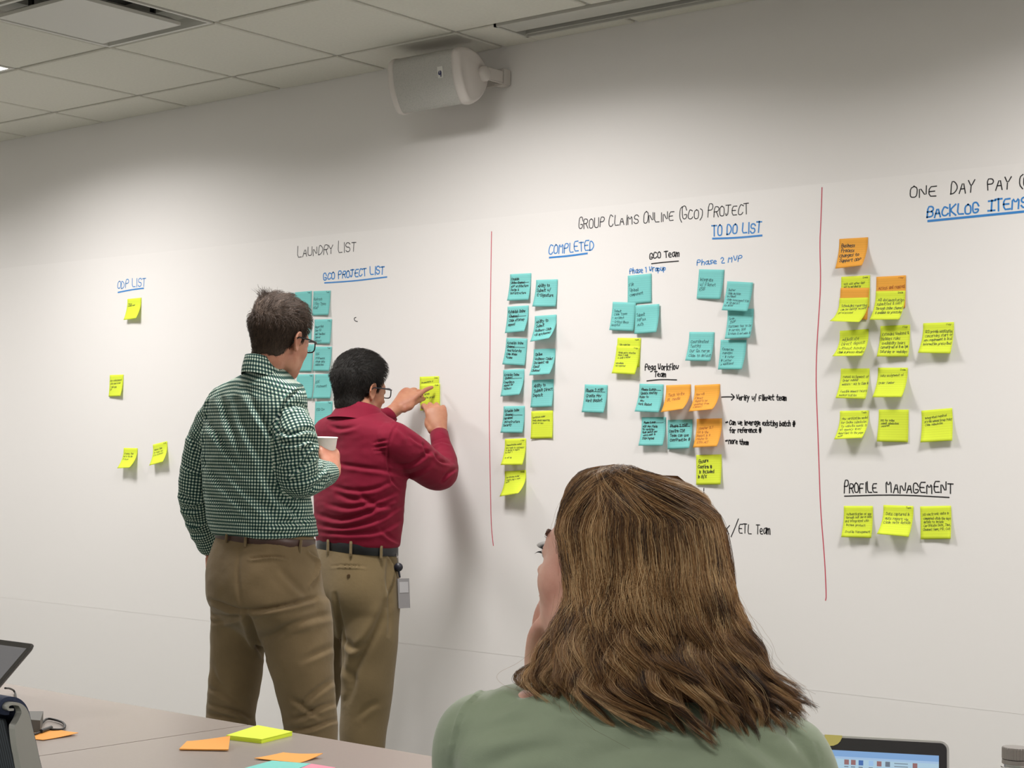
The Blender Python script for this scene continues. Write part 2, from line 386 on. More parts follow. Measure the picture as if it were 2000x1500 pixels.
heading('Phase 1 Wrapup', (1230, 534), (1300, 528), 9.5, M_blue, .0042, 9, .4)
heading('Phase 2 MVP', (1361.5, 518), (1449, 510), 10, M_blue, .0042, 10, .4)
heading('Pega Workflow', (1260, 722.8), (1325, 722), 11, M_blk, .0048, 11, .4); heading('Team', (1278, 735.5), (1301, 735.5), 9.5, M_blk, .0048, 12)
line([(1264, 744), (1290, 741), (1321, 742)], M_blk, .005)
line([(1410, 775.5), (1422, 775), (1434, 775.5)], M_blk, .005, 'arrow'); line([(1429, 770), (1435, 775.5), (1429, 781)], M_blk, .005, 'arrow')
heading('Verify w/ FileNet team', (1438, 781), (1536, 781.5), 9.5, M_blk, .0046, 13, .4)
heading('Can we leverage existing batch #', (1424.6, 829), (1552, 832), 9, M_blk, .0046, 14, .45); line([(1418.5, 825), (1420.5, 824.4)], M_blk, .007, 'bullet')
heading('for reference #', (1425.4, 845), (1486, 844), 9, M_blk, .0046, 15, .4)
heading('More them', (1423, 866), (1462, 868), 9, M_blk, .0046, 16, .4); line([(1418, 861), (1420, 860.5)], M_blk, .007, 'bullet')
for y in (954, 961.5, 969, 977): line([(1374.8, y), (1374.6, y + 4)], M_blk, .004, 'dashed_line')
heading('BIX', (1388, 1040), (1424, 1042), 15, M_blk, .0042, 17); line([(1442, 1014), (1435, 1032), (1428, 1048)], M_blk, .0042, 'slash')
heading('ETL', (1443, 1040.5), (1467.5, 1042), 18, M_blk, .0042, 18); heading('Team', (1477, 1042.5), (1505, 1043), 17, M_blk, .0042, 19)
heading('ONE', (1777, 386.5), (1829, 382), 20, M_blk, .0046, 20); heading('DAY', (1857, 378), (1903, 374), 23, M_blk, .0046, 21); heading('PAY (ODP)', (1929, 371.5), (2056, 360), 23, M_blk, .0046, 22)
heading('BACKLOG', (1811, 425), (1912, 415), 19, M_blue, .0066, 23); heading('!TEMS', (1930, 412), (2008, 404.5), 20, M_blue, .0066, 24); line([(1814, 431.6), (1900, 423), (2012, 412)], M_blue, .009)
heading('PROFILE', (1649, 962.5), (1713, 961.5), 18.5, M_blk, .0048, 25, .3, True); heading('MANAGEMENT', (1731, 961.5), (1862, 962.5), 19.5, M_blk, .0048, 26, .3, True); line([(1650, 969), (1750, 966), (1853, 971.5)], M_blk, .0046)
line([(695, 620), (692, 621), (691.5, 624), (694, 627), (698, 628)], M_blk, .004, 'pen_mark')
line([(960, 453), (959, 520), (957.5, 620), (957, 700), (955.5, 780), (956, 860), (958, 960), (959.5, 1030), (963.5, 1065)], M_red, .0042, 'divider_line')
line([(1605.5, 367), (1603, 440), (1601, 477), (1603.2, 552), (1599, 620), (1596, 664), (1594, 715), (1594, 760), (1597, 833), (1600, 920), (1602.5, 993), (1608, 1060), (1611, 1100), (1614, 1165), (1612.5, 1172)], M_red, .0042, 'divider_line')

# ------------------------------------------------------------------ sticky notes
def paper(name, c, k=.25):
    q = NT(name); b = q.b; b.inputs['Roughness'].default_value = .75; b.inputs['Specular IOR Level'].default_value = .2
    uv = q.node('ShaderNodeUVMap'); sep = q.node('ShaderNodeSeparateXYZ'); q.link(uv.outputs[0], sep.inputs[0])
    # ruled lines: eleven printed rules
    m1 = q.node('ShaderNodeMath', operation='MULTIPLY'); m1.inputs[1].default_value = 13.0; q.link(sep.outputs[1], m1.inputs[0])
    fr = q.node('ShaderNodeMath', operation='FRACT'); q.link(m1.outputs[0], fr.inputs[0])
    gt = q.node('ShaderNodeMath', operation='LESS_THAN'); gt.inputs[1].default_value = .10; q.link(fr.outputs[0], gt.inputs[0])
    lt = q.node('ShaderNodeMath', operation='LESS_THAN'); lt.inputs[1].default_value = .86; q.link(sep.outputs[1], lt.inputs[0])
    mu = q.node('ShaderNodeMath', operation='MULTIPLY'); q.link(gt.outputs[0], mu.inputs[0]); q.link(lt.outputs[0], mu.inputs[1])
    mx = q.node('ShaderNodeMix', data_type='RGBA'); q.link(mu.outputs[0], mx.inputs[0]); a = srgb(c); mx.inputs[6].default_value = a; mx.inputs[7].default_value = tuple(x * .84 for x in a[:3]) + (1,)
    q.link(mx.outputs[2], b.inputs['Base Color'])
    tr = q.node('ShaderNodeBsdfTranslucent'); q.link(mx.outputs[2], tr.inputs[0]); ms = q.node('ShaderNodeMixShader'); ms.inputs[0].default_value = k
    out = q.n['Material Output']; q.link(b.outputs[0], ms.inputs[1]); q.link(tr.outputs[0], ms.inputs[2]); q.link(ms.outputs[0], out.inputs[0])
    return q.m
M_teal = paper('teal_paper', '8fe0dd'); M_yel = paper('yellow_paper', 'effd50'); M_ora = paper('orange_paper', 'ffbd52')
PAP = {'t': M_teal, 'y': M_yel, 'o': M_ora}; CN = {'t': 'teal', 'y': 'yellow', 'o': 'orange'}
S = .1005
Y_BASE = [0.0]
def note(color, corners, text, label, group, pen='f', layer=0, tsize=None, corner_mark=True):
    """corners TL, TR, BL, BR in photo px; the top strip is stuck flat, the bottom curls off the wall"""
    TL, TR, BL, BR = corners; yb = -.0024 - layer * .0022
    a = onplane(*TL, 1, yb); b = onplane(*TR, 1, yb)
    ang = math.atan2(b.z - a.z, b.x - a.x); c = (a + b) / 2
    ux = Vector((math.cos(ang), 0, math.sin(ang))); dn = Vector((math.sin(ang), 0, -math.cos(ang)))
    tl = c - ux * S / 2; tr = c + ux * S / 2
    def edge(start, lift, s):     # point at arc s down an edge that bends out with total lift
        k = max(s - .016, 0) / (S - .016); out = lift * k ** 1.7
        drop = s - (lift ** 2 * .62 / S) * k ** 2
        return start + dn * drop + Vector((0, -1, 0)) * out
    def fit(start, px):
        best = (1e9, 0)
        for i in range(0, 62):
            l = i * .001; q = proj(edge(start, l, S)); e = abs(q[0] - px[0]) + .35 * abs(q[1] - px[1])
            if e < best[0]: best = (e, l)
        return best[1]
    l1 = max(fit(tl, BL), .002); l2 = max(fit(tr, BR), .002)
    n, mN = 8, 12; th = .0002
    def surf(u, v, off=0.0):      # u across 0..1, v down 0..1
        def at(u, v):
            p = edge(tl, l1, v * S).lerp(edge(tr, l2, v * S), u)
            p.y += .003 * math.sin(math.pi * u) * v * v if (l1 > .004 and l2 > .004) else 0
            return p
        p = at(u, v)
        if off:
            du = at(min(u + .02, 1), v) - at(max(u - .02, 0), v); dv = at(u, min(v + .02, 1)) - at(u, max(v - .02, 0)); p = p + du.cross(dv).normalized() * -off if du.cross(dv).y > 0 else p + du.cross(dv).normalized() * off
        return p
    V = []; F = []; UV = []
    for side in (0, 1):
        for j in range(mN + 1):
            for i in range(n + 1):
                V.append(surf(i / n, j / mN) + Vector((0, th * side, 0))); UV.append((i / n, 1 - j / mN))
    off = (n + 1) * (mN + 1)
    for j in range(mN):
        for i in range(n):
            q = j * (n + 1) + i; F.append((q, q + n + 1, q + n + 2, q + 1)); F.append((off + q, off + q + 1, off + q + n + 2, off + q + n + 1))
    rim = [i for i in range(n + 1)] + [j * (n + 1) + n for j in range(1, mN + 1)] + [mN * (n + 1) + i for i in range(n - 1, -1, -1)] + [j * (n + 1) for j in range(mN - 1, 0, -1)]
    for k in range(len(rim)):
        x, y = rim[k], rim[(k + 1) % len(rim)]; F.append((x, y, off + y, off + x))
    o = obj('sticky_note', V, F, PAP[color], None, True, loc=c)
    ul = o.data.uv_layers.new(name='UVMap'); vi = np.empty(len(o.data.loops), dtype=np.int32); o.data.loops.foreach_get('vertex_index', vi)
    ul.data.foreach_set('uv', np.array(UV, dtype=np.float32)[vi].ravel())
    tag(o, label, 'sticky note', group)
    # handwriting, conformed to the paper
    if text:
        rng = random.Random(hash(label) % 7919 if False else sum(map(ord, label)) * 7 + int(TL[0]))
        lines = text.split('/'.join(['', ''])) if False else text.split('|')
        felt = pen == 'F'; nl = len(lines)
        m_ = {'f': M_pentl if color == 't' else (M_penred if color == 'o' else M_pen), 'F': M_penblk}[pen]
        top = .10 if felt else (.17 if color == 'y' else .22 if color == 't' else .24)
        hgt = tsize or min((.86 - top) / max(nl, 1), .17 if (felt or color != 'y') else .095)
        wpen = .0025 if felt else (.0014 if color == 'y' else .0016)
        if hgt < .13: wpen *= .85
        mb = MB(); y = top
        for ln in lines:
            if ln == '--': 
                ribbon([Vector((.1 + .8 * i / 8, y - .02 + rng.uniform(-.005, .005))) for i in range(9)], wpen / S, lambda q: surf(min(max(q.x, 0), 1), min(max(q.y, 0), 1), .0004), mb); y += .02; continue
            y += hgt; st, adv = strokes(ln, rng, .45, smooth=hgt > .12 or felt)
            cap = hgt * .62; wid = min(adv * cap / 6 * rng.uniform(.82, .98), .88)
            x0 = .06 + rng.uniform(0, .06); x0 = min(x0, .98 - wid)
            tilt = rng.uniform(-.05, .02)
            for s in st:
                ribbon([Vector((x0 + p.x / adv * wid, y - p.y / 6 * cap + tilt * (p.x / adv))) for p in s], wpen / S, lambda q: surf(min(max(q.x, 0), 1), min(max(q.y, 0), 1), .0004), mb)
        if corner_mark and not felt:
            st, adv = strokes(rng.choice(['May', 'Mark', 'Dale', 'Task']), rng, .5, False)
            for s in st: ribbon([Vector((.76 + p.x / adv * .17, .085 - p.y / 6 * .05)) for p in s], .0011 / S, lambda q: surf(min(max(q.x, 0), 1), min(max(q.y, 0), 1), .0004), mb)
        if mb.v: mb.build('handwriting', m_, o)
    return o
def Z(ox, oy, s, *c): return [(ox + c[i] * s, oy + c[i + 1] * s) for i in range(0, 8, 2)]
def A(*c): return Z(940, 500, 1 / 3, *c)
def B(*c): return Z(1110, 480, .195, *c)
def C_(*c): return Z(1110, 700, .2533, *c)
def D(*c): return Z(1590, 440, .18663, *c)
def E_(*c): return Z(1590, 700, .26678, *c)
def L_(*c): return Z(180, 540, .26667, *c)
def Q(*c): return Z(560, 560, .18, *c)
g1 = 'notes in the two completed columns'; g2 = 'notes under the phase headings'; g3 = 'notes under the workflow team heading'; g4 = 'notes in the backlog block'; g5 = 'notes under profile management'; g6 = 'notes of the far left list'; g7 = 'teal grid of notes behind the standing men'
note('t', A(168, 107, 293, 100, 150, 257, 275, 261), 'Establish|Online Channel|--|APP Architecture|Design &|Infrastructure', 'teal note heading the left completed column, ending Design & Infrastructure', g1, 'F')
note('t', A(153, 297, 278, 289, 138, 446, 250, 443), 'Establish Online|Channel|--|Claim Attorney|Appeal', 'teal note reading Claim Attorney Appeal, second down the left completed column', g1, 'F')
note('t', A(147, 480, 270, 484, 122, 630, 252, 637), 'Establish Online|Channel|--|Real Returning|Claim Intake|Volume', 'teal note ending in Volume, third down the left completed column', g1, 'F')
note('t', A(128, 668, 252, 662, 112, 818, 222, 817), 'Establish Online|Channel|--|Compliance|Appeal for|Wellness', 'teal note reading Compliance Appeal for Wellness, left completed column', g1, 'F')
note('t', A(130, 880, 255, 878, 112, 1031, 240, 1036), 'Establish Online|Channel|--|Hardened|Infrastructure|Security', 'teal note ending in Security, lowest teal of the left completed column', g1, 'F')
note('y', A(138, 1072, 262, 1068, 113, 1224, 240, 1227), 'Demonstration needed|and ready to customers|in design & report|to Peer 1||Is set up', 'yellow note right below the teal Security note', g1)
note('y', A(136, 1262, 262, 1253, 106, 1400, 215, 1392), 'Certificate holder|county play a work|done', 'bottom yellow note of the left completed column, curling hard off the wall', g1)
note('t', A(322, 140, 447, 136, 298, 290, 435, 297), 'Ability to|Submit w/|E-Signature', 'teal note reading Ability to Submit with E-Signature', g1, 'F')
note('t', A(312, 352, 442, 343, 285, 492, 395, 486), 'Ability to|Submit|Wellness Claim|via mychannel', 'teal note reading Ability to Submit Wellness Claim', g1, 'F')
note('t', A(307, 546, 434, 542, 280, 690, 398, 690), 'Online|Wellness Claims|Document via|Email|Channel', 'teal note reading Document via Email Channel, third down the right completed column', g1, 'F')
note('t', A(300, 728, 420, 722, 287, 887, 412, 886), 'Ability to|Submit Direct|Deposit', 'teal note reading Ability to Submit Direct Deposit', g1, 'F')
note('y', A(292, 910, 420, 905, 288, 1073, 415, 1076), 'Certificate holder|family should supporting|proof of loss', 'flat yellow note at the bottom of the right completed column', g1, corner_mark=False)
note('t', A(607, 752, 740, 756, 587, 912, 715, 921), 'Phase 2 MVP|--|Create New|Work Basket', 'lone teal note reading Create New Work Basket', g3, 'F')
note('t', B(598, 300, 830, 278, 608, 575, 832, 570), 'File|Upload|component', 'teal note reading File Upload component', g2, corner_mark=False)
note('t', B(443, 562, 680, 570, 408, 848, 650, 862), 'Submit|Claim Types|- Accident|- Critical Illness|Hospital', 'teal note listing claim types, lower left under Phase 1', g2, layer=1, corner_mark=False)
note('t', B(675, 598, 908, 583, 660, 887, 880, 868), 'Submit|HIPAA|Auth', 'teal note reading Submit HIPAA Auth', g2, layer=2, corner_mark=False)
note('y', B(490, 922, 730, 925, 486, 1200, 720, 1205), 'Site selection', 'upper yellow note of the doubled pair, only its top strip showing', g2)
note('y', B(478, 1000, 722, 1010, 433, 1262, 665, 1268), 'Single entry intention|Phase 2 Analy|Is Analy a factor||unavailable|Not reported', 'lower yellow note of the doubled pair below the claim types note', g2, layer=1)
note('t', B(1312, 235, 1560, 240, 1285, 527, 1520, 537), 'Integrate|w/ Filenet|ESB', 'teal note reading Integrate with ESB, first under Phase 2', g2, corner_mark=False)
note('t', B(1600, 640, 1853, 630, 1565, 915, 1815, 930), 'Scan|JSON|Customer has to be|in service, 2018|& return is not make it', 'teal note reading Scan JSON, its top hidden under the decision note', g2, layer=0, corner_mark=False)
note('t', B(1592, 355, 1850, 368, 1535, 632, 1790, 655), 'Deliver|Claim decision|to Filenet|Claim Assessment EOB|or CB and EFT|Ex letter', 'teal note reading Deliver Claim decision, overlapping the note below it', g2, layer=1, corner_mark=False)
note('t', B(1213, 863, 1463, 865, 1170, 1145, 1420, 1160), 'Coordinated|Testing|Our QA Merge|Claim to default', 'teal note reading Coordinated Testing', g2, corner_mark=False)
note('t', B(1528, 942, 1783, 945, 1498, 1240, 1735, 1253), 'Exception|Manages|- if refer|# Letter|x additional', 'teal note reading Exception Manages, lowest under Phase 2', g2, layer=1, corner_mark=False)
note('t', C_(548, 195, 735, 200, 510, 400, 695, 412), 'Phase 2 MVP|--|Update Routing|Rules to|New|Work Basket', 'teal note reading Update Routing Rules, under the workflow heading', g3, 'F')
note('o', C_(755, 207, 943, 200, 712, 410, 880, 390), 'Tech Write|BL Media', 'orange note with two short lines, middle of the upper workflow row', g3, corner_mark=False)
note('o', C_(972, 207, 1170, 197, 925, 410, 1110, 400), 'How will|Filenet|Reports be|updated from|Filenet?', 'orange note the black arrow starts from', g3, corner_mark=False)
note('t', C_(570, 455, 748, 452, 540, 668, 725, 680), 'Phase 2 MVP|--|ADD New Fields|to workflow|that match new|word sent in|JSON Payload', 'teal note reading Add New Fields to workflow, left of the lower row', g3, 'F')
note('t', C_(767, 475, 955, 470, 768, 703, 930, 690), 'Phase 2 MVP|--|Confirm CSR|Team can use|Confirmation #', 'teal note reading Confirm CSR Team, lower workflow row', g3, 'F', layer=1)
note('o', C_(992, 467, 1182, 462, 960, 690, 1145, 685), 'Disaster SLT|ER is the|Report in 4|Minutes to|STPM NET', 'orange note with crossed red pen lines, lower workflow row', g3, corner_mark=False)
note('y', C_(988, 745, 1178, 740, 986, 970, 1172, 960), 'Ensure|Confirm #|is included|in B/X', 'yellow note reading Ensure Confirm # is included', g3, 'F')
note('o', D(263, 143, 565, 125, 220, 455, 500, 430), 'Business|Process|changes to|Support ODP', 'orange note reading Business Process changes to Support ODP', g4, 'F')
note('y', D(280, 540, 590, 522, 279, 850, 588, 842), 'GCO ACK after ODP|not to enrolled by', 'yellow note hidden mostly beneath an orange and a yellow note', g4)
note('o', D(275, 655, 580, 655, 268, 955, 560, 952), '', 'orange note sandwiched between two yellow notes', g4, layer=1)
note('y', D(265, 762, 565, 755, 150, 975, 470, 982), 'Scheduling reporting|can be Gently Accent|processed', 'yellow note on top of the layered stack beside the red line', g4, layer=2, tsize=.13, corner_mark=False)
note('o', D(648, 540, 965, 523, 646, 850, 963, 840), 'Access and removal|capability', 'orange note with its lower half under a yellow note', g4)
note('y', D(645, 690, 958, 683, 580, 990, 890, 992), 'All documentation|submitted & sent|through Online Channel|is available for processing', 'yellow note reading All documentation, hanging over an orange note', g4, layer=1, tsize=.15)
note('y', D(268, 1105, 570, 1085, 190, 1370, 500, 1380), 'Adjudicate|Direct deposit|without having|Claim in process Results', 'yellow note reading Direct deposit beside the red line', g4, corner_mark=False, tsize=.17)
note('y', D(695, 1055, 1003, 1040, 655, 1373, 985, 1362), 'Extended Weekend &|Holidays rules|availability hours|Currently out of it on 7pm|Saturday or weekdays', 'yellow note full of five lines, middle of the second backlog row', g4, tsize=.14)
note('y', D(1140, 1025, 1465, 1012, 1085, 1335, 1425, 1335), 'GCO provide notification|concerning start of|new requirement in local|information prescribed', 'yellow note furthest right in the second backlog row', g4, tsize=.14)
note('y', E_(195, 75, 407, 73, 157, 290, 375, 302), 'Manual assignment of|Order number|measure - Ack to Claim #||Feasible memory record|memorization', 'yellow note reading Manual assignment, third backlog row', g4, corner_mark=False, tsize=.125)
note('y', E_(470, 68, 685, 68, 427, 288, 640, 297), 'Auto assignment of||Order Number', 'yellow note with two lines, right of the Manual assignment note', g4, tsize=.12)
note('y', E_(187, 385, 402, 380, 145, 592, 350, 597), 'New verification model|for Online submission|to website needs it|at agency level|important to the page|main', 'yellow note with six lines at the left of the bottom backlog row', g4, tsize=.125)
note('y', E_(473, 375, 693, 375, 458, 612, 688, 612), '|IMS for online|submit submissions|received', 'flat yellow note in the middle of the bottom backlog row', g4, corner_mark=False)
note('y', E_(783, 383, 1012, 363, 778, 615, 1010, 605), 'Integrated required|provide manual Group Policy|Claim submission', 'yellow note at the right end of the bottom backlog row', g4, corner_mark=False, tsize=.105)
note('y', E_(215, 1080, 432, 1080, 197, 1310, 418, 1322), 'Authentication of app|through self serve base|and integrated with|income protect||Profile Management', 'left yellow note under the Profile Management heading', g5, corner_mark=False, tsize=.115)
note('y', E_(507, 1073, 728, 1080, 458, 1290, 692, 1305), 'Data captured in|auto report via|Claim note details', 'middle yellow note under Profile Management, curling out most', g5, tsize=.14)
note('y', E_(775, 1083, 1003, 1078, 780, 1327, 1000, 1328), 'All electronic data is|completed within the days|details to include|Certificate Date, Time,|Channel Name, PID, CAB', 'right yellow note under the Profile Management heading', g5, corner_mark=False, tsize=.115)
note('y', L_(258, 165, 360, 155, 230, 307, 320, 300), 'Website|standing vendor', 'yellow note directly below the ODP LIST heading', g6, corner_mark=False)
note('y', L_(125, 722, 233, 718, 120, 877, 205, 877), 'New enlargement|with home order|I and open|DP', 'leftmost yellow note, alone halfway down the wall', g6, corner_mark=False, tsize=.14)
note('y', L_(228, 1255, 335, 1257, 182, 1395, 270, 1400), 'If money, then|but in the line|if known', 'left one of the two low yellow notes behind the checked shirt man', g6, corner_mark=False, tsize=.13)
note('y', L_(442, 1232, 550, 1205, 417, 1372, 515, 1358), 'Nature Claim|is ready set|it is in process', 'tilted yellow note close to the elbow of the checked shirt man', g6, tsize=.13)
note('t', Q(-98, 80, 75, 66, -110, 330, 60, 320), '|Review', 'teal note peeking over the hair of the checked shirt man', g7)
note('t', Q(90, 60, 270, 45, 75, 310, 262, 308), '|Estimates||Sum', 'teal note in the middle column, top row of the teal grid', g7)
note('t', Q(293, 48, 473, 42, 283, 310, 450, 305), 'Refresh|I Key Types|ASAP', 'top right teal note of the grid below GCO PROJECT LIST', g7)
note('t', Q(92, 365, 272, 358, 80, 630, 262, 625), '|Survey', 'teal note behind the glasses of the checked shirt man', g7)
note('t', Q(303, 355, 490, 352, 292, 627, 465, 622), 'Reporting|See DD|and timelines|Denver|History', 'teal note reading Reporting, right column second row', g7, tsize=.14)
note('t', Q(103, 660, 285, 655, 90, 915, 268, 917), '|test||at|do', 'teal note beside the chin of the checked shirt man', g7)
note('t', Q(303, 650, 490, 650, 280, 912, 455, 912), 'EOC|statement|single date|submissions', 'teal note with four lines, right column third row', g7, tsize=.14)
note('t', Q(110, 952, 292, 948, 95, 1212, 270, 1210), '||with|all', 'teal note above the shoulder of the checked shirt man', g7)
note('t', Q(310, 950, 490, 945, 278, 1210, 470, 1215), 'EOC|statement', 'teal note with two lines, right column fourth row', g7, tsize=.16)
note('t', Q(315, 1245, 490, 1243, 300, 1505, 470, 1510), 'ESD Cov', 'lowest teal note of the grid, partly behind the red collar', g7, tsize=.16)
# ------------------------------------------------------------------ figures: tools
def catmull(keys, sub):
    K = np.array(keys, float); out = []
    n = len(K)
    for i in range(n - 1):
        p0, p1, p2, p3 = K[max(i - 1, 0)], K[i], K[i + 1], K[min(i + 2, n - 1)]
        for k in range(sub):
            t = k / sub; out.append(.5 * (2 * p1 + (p2 - p0) * t + (2 * p0 - 5 * p1 + 4 * p2 - p3) * t * t + (3 * p1 - p0 - 3 * p2 + p3) * t ** 3))
    out.append(K[-1]); return np.array(out)
def limb(mb, keys, n=20, sub=6, squash=1.0, ref=None, cap=True):
    """keys: (Vector, radius); tapered round limb with rounded ends"""
    K = catmull([tuple(p) + (r,) for p, r in keys], sub); pts = [Vector(k[:3]) for k in K]; rr = [max(k[3], .001) for k in K]
    if cap:
        for end in (0, 1):
            i, j = (0, 1) if end == 0 else (-1, -2)
            d = (pts[i] - pts[j]).normalized(); p, r_ = pts[i], rr[i]
            ex = [(p + d * r_ * math.sin(a), r_ * math.cos(a)) for a in (.5, .95, 1.35)]
            if end == 0: pts = [e[0] for e in ex[::-1]] + pts; rr = [e[1] for e in ex[::-1]] + rr
            else: pts += [e[0] for e in ex]; rr += [e[1] for e in ex]
    rings = []; prev = Vector(ref) if ref is not None else None
    for i, p in enumerate(pts):
        d = (pts[min(i + 1, len(pts) - 1)] - pts[max(i - 1, 0)]).normalized()
        if prev is None: prev = d.orthogonal().normalized()
        prev = (prev - d * prev.dot(d)).normalized(); q = d.cross(prev)
        rings.append([p + (prev * math.cos(k * 2 * math.pi / n) + q * math.sin(k * 2 * math.pi / n) * squash) * rr[i] for k in range(n)])
    mb.loft(rings); return mb
def ring_rows(rows, sub=5):
    return catmull(rows, sub)
def rowring(row, grow=0.0, n=48):
    """row: (py, x_left, x_right, t, depth/width ratio, yaw deg, exponent): a level ring whose outline meets the photo's edges"""
    py, xl, xr, t, ratio, yaw, ex = row
    c = P((xl + xr) / 2, py, t); h = (xr - xl) / 2 * t / F_PX
    ax = Vector((math.cos(R(yaw)), math.sin(R(yaw)), 0)); ay = Vector((-math.sin(R(yaw)), math.cos(R(yaw)), 0))
    r_ = Vector(RT); e = 2 / (2 - 2 / ex) if ex > 2 else 2
    ka, kb = abs(r_.dot(ax)), abs(ratio * r_.dot(ay)); m = ex / (ex - 1)
    a = h / ((ka ** m + kb ** m) ** (1 / m)) + grow; b = a * ratio
    out = []
    for k in range(n):
        th = k * 2 * math.pi / n; ct, st = math.cos(th), math.sin(th)
        out.append(c + ax * (a * math.copysign(abs(ct) ** (2 / ex), ct)) + ay * (b * math.copysign(abs(st) ** (2 / ex), st)))
    return out
def trunk(mb, rows, grow=0.0, sub=5, n=48):
    rings = [rowring(r_, grow, n) for r_ in ring_rows(rows, sub)]
    # rounded ends
    for end in (0, -1):
        rg = rings[end]; c = sum(rg, Vector()) / len(rg); nb = rings[1 if end == 0 else -2]; d = (c - sum(nb, Vector()) / len(nb)).normalized() * .006
        small = [c + (p - c) * .85 + d for p in rg]
        rings = [small] + rings if end == 0 else rings + [small]
    mb.loft(rings); return mb

def smooth_union(d, e, k):
    h = np.clip(.5 + .5 * (d - e) / k, 0, 1); return d * (1 - h) + e * h - k * h * (1 - h)
def ell(p, c, r):
    q = (p - np.array(c)) / np.array(r); k0 = np.linalg.norm(q, axis=-1); k1 = np.linalg.norm(q / np.array(r), axis=-1) + 1e-9
    return k0 * (k0 - 1) / k1
def head_sdf(p, female=False):
    jw = .9 if female else 1.0
    d = ell(p, (0, -.012, .150), (.075, .095, .086))
    d = smooth_union(d, ell(p, (0, -.040, .055), (.056, .046, .065)), .03)
    d = smooth_union(d, ell(p, (0, .030, .092), (.058, .056, .085)), .03)
    d = smooth_union(d, ell(p, (0, .030, .048), (.050 * jw, .046, .044)), .025)
    d = smooth_union(d, ell(p, (0, .064, .020), (.022 * jw, .020, .018)), .02)
    for s in (-1, 1):
        d = smooth_union(d, ell(p, (s * .043, .048, .088), (.020, .022, .022)), .02)
        d = smooth_union(d, ell(p, (s * .050 * jw, .006, .050), (.014, .022, .024)), .02)
        d = -smooth_union(-d, ell(p, (s * .031, .105, .114), (.020, .022, .014)), .012)
        d = smooth_union(d, ell(p, (s * .031, .074, .115), (.015, .013, .012)), .004)
    d = smooth_union(d, ell(p, (0, .070, .132), (.048, .018, .010)), .014)
    d = smooth_union(d, ell(p, (0, .088, .104), (.010, .014, .030)), .010)
    d = smooth_union(d, ell(p, (0, .103, .082), (.013, .013, .011)), .008)
    for s in (-1, 1): d = smooth_union(d, ell(p, (s * .012, .094, .079), (.007, .010, .008)), .004)
    d = smooth_union(d, ell(p, (0, .084, .055), (.024, .012, .006)), .005)
    d = smooth_union(d, ell(p, (0, .082, .044), (.020, .012, .007)), .005)
    return d
HC = np.array([0, 0, .115])
def head_grid(female=False, nt=128, npz=96):
    th = np.arange(nt) * 2 * np.pi / nt; ph = np.linspace(.02, np.pi - .02, npz)
    D = np.stack([np.sin(ph)[:, None] * np.cos(th)[None], np.sin(ph)[:, None] * np.sin(th)[None], np.cos(ph)[:, None] + 0 * th[None]], -1)
    lo = np.zeros(D.shape[:2]) + .01; hi = np.zeros(D.shape[:2]) + .2
    for _ in range(22):
        mid = (lo + hi) / 2; s = head_sdf(HC + D * mid[..., None], female); lo = np.where(s < 0, mid, lo); hi = np.where(s < 0, hi, mid)
    return HC + D * lo[..., None], D
def grid_faces(m, n):
    i = np.arange(m - 1)[:, None] * n; k = np.arange(n)[None]; k2 = (k + 1) % n
    F = np.stack([(i + k), (i + n + k), (i + n + k2), (i + k2)], -1).reshape(-1, 4).tolist()
    F.append(list(range(n))); F.append([(m - 1) * n + k for k in range(n)][::-1]); return F
def ear_mesh(side):
    """closed ear: rim, hollow and lobe; local x outward"""
    na, nr = 36, 9; rings = []
    prof = [(.0, .002), (.18, .001), (.36, .0015), (.52, .004), (.66, .0095), (.8, .013), (.92, .0155), (1.0, .012), (1.0, .004), (.86, -.002), (.5, -.006), (.1, -.012)]
    for r_, hx in prof:
        rg = []
        for k in range(na):
            a = k * 2 * math.pi / na; cy, cz = math.cos(a), math.sin(a)
            ry = .0185 * (1.0 + .15 * cz); rz = .0325
            low = max(0, -cz)
            y = cy * ry * max(r_, .02) + .18 * cz * rz * r_ * -1 * .35; z = cz * rz * max(r_, .02)
            front = max(0, cy) ** 1.5           # ear melts into the cheek in front
            h = hx * (1 - .75 * front) - .003 * low * (1 if r_ > .7 else 0)
            flare = (-cy) * r_ * .010
            rg.append(Vector((side * (h + max(flare, -.006) + .002), y, z)))
        rings.append(rg)
    return rings

def remesh(mb, voxel, smooth=3, name='tmp'):
    me = bpy.data.meshes.new(name); me.from_pydata(mb.v, [], mb.f); me.update()
    bm_ = bmesh.new(); bm_.from_mesh(me); bmesh.ops.recalc_face_normals(bm_, faces=bm_.faces); bm_.to_mesh(me); bm_.free()
    o = bpy.data.objects.new(name, me); COL.objects.link(o)
    md = o.modifiers.new('r', 'REMESH'); md.mode = 'VOXEL'; md.voxel_size = voxel; md.adaptivity = 0
    if smooth: s = o.modifiers.new('s', 'SMOOTH'); s.factor = .5; s.iterations = smooth
    dg = bpy.context.evaluated_depsgraph_get(); ev = o.evaluated_get(dg); m2 = ev.to_mesh()
    n = len(m2.vertices); V = np.empty(n * 3); m2.vertices.foreach_get('co', V); V = V.reshape(-1, 3).copy()
    N = np.empty(n * 3); m2.vertices.foreach_get('normal', N); N = N.reshape(-1, 3).copy()
    nl = len(m2.loops); L = np.empty(nl, dtype=np.int32); m2.loops.foreach_get('vertex_index', L)
    F = L.reshape(-1, 4).copy() if nl == 4 * len(m2.polygons) else None
    if F is None: F = [tuple(p.vertices) for p in m2.polygons]
    ev.to_mesh_clear(); bpy.data.objects.remove(o); bpy.data.meshes.remove(me)
    return V, N, F
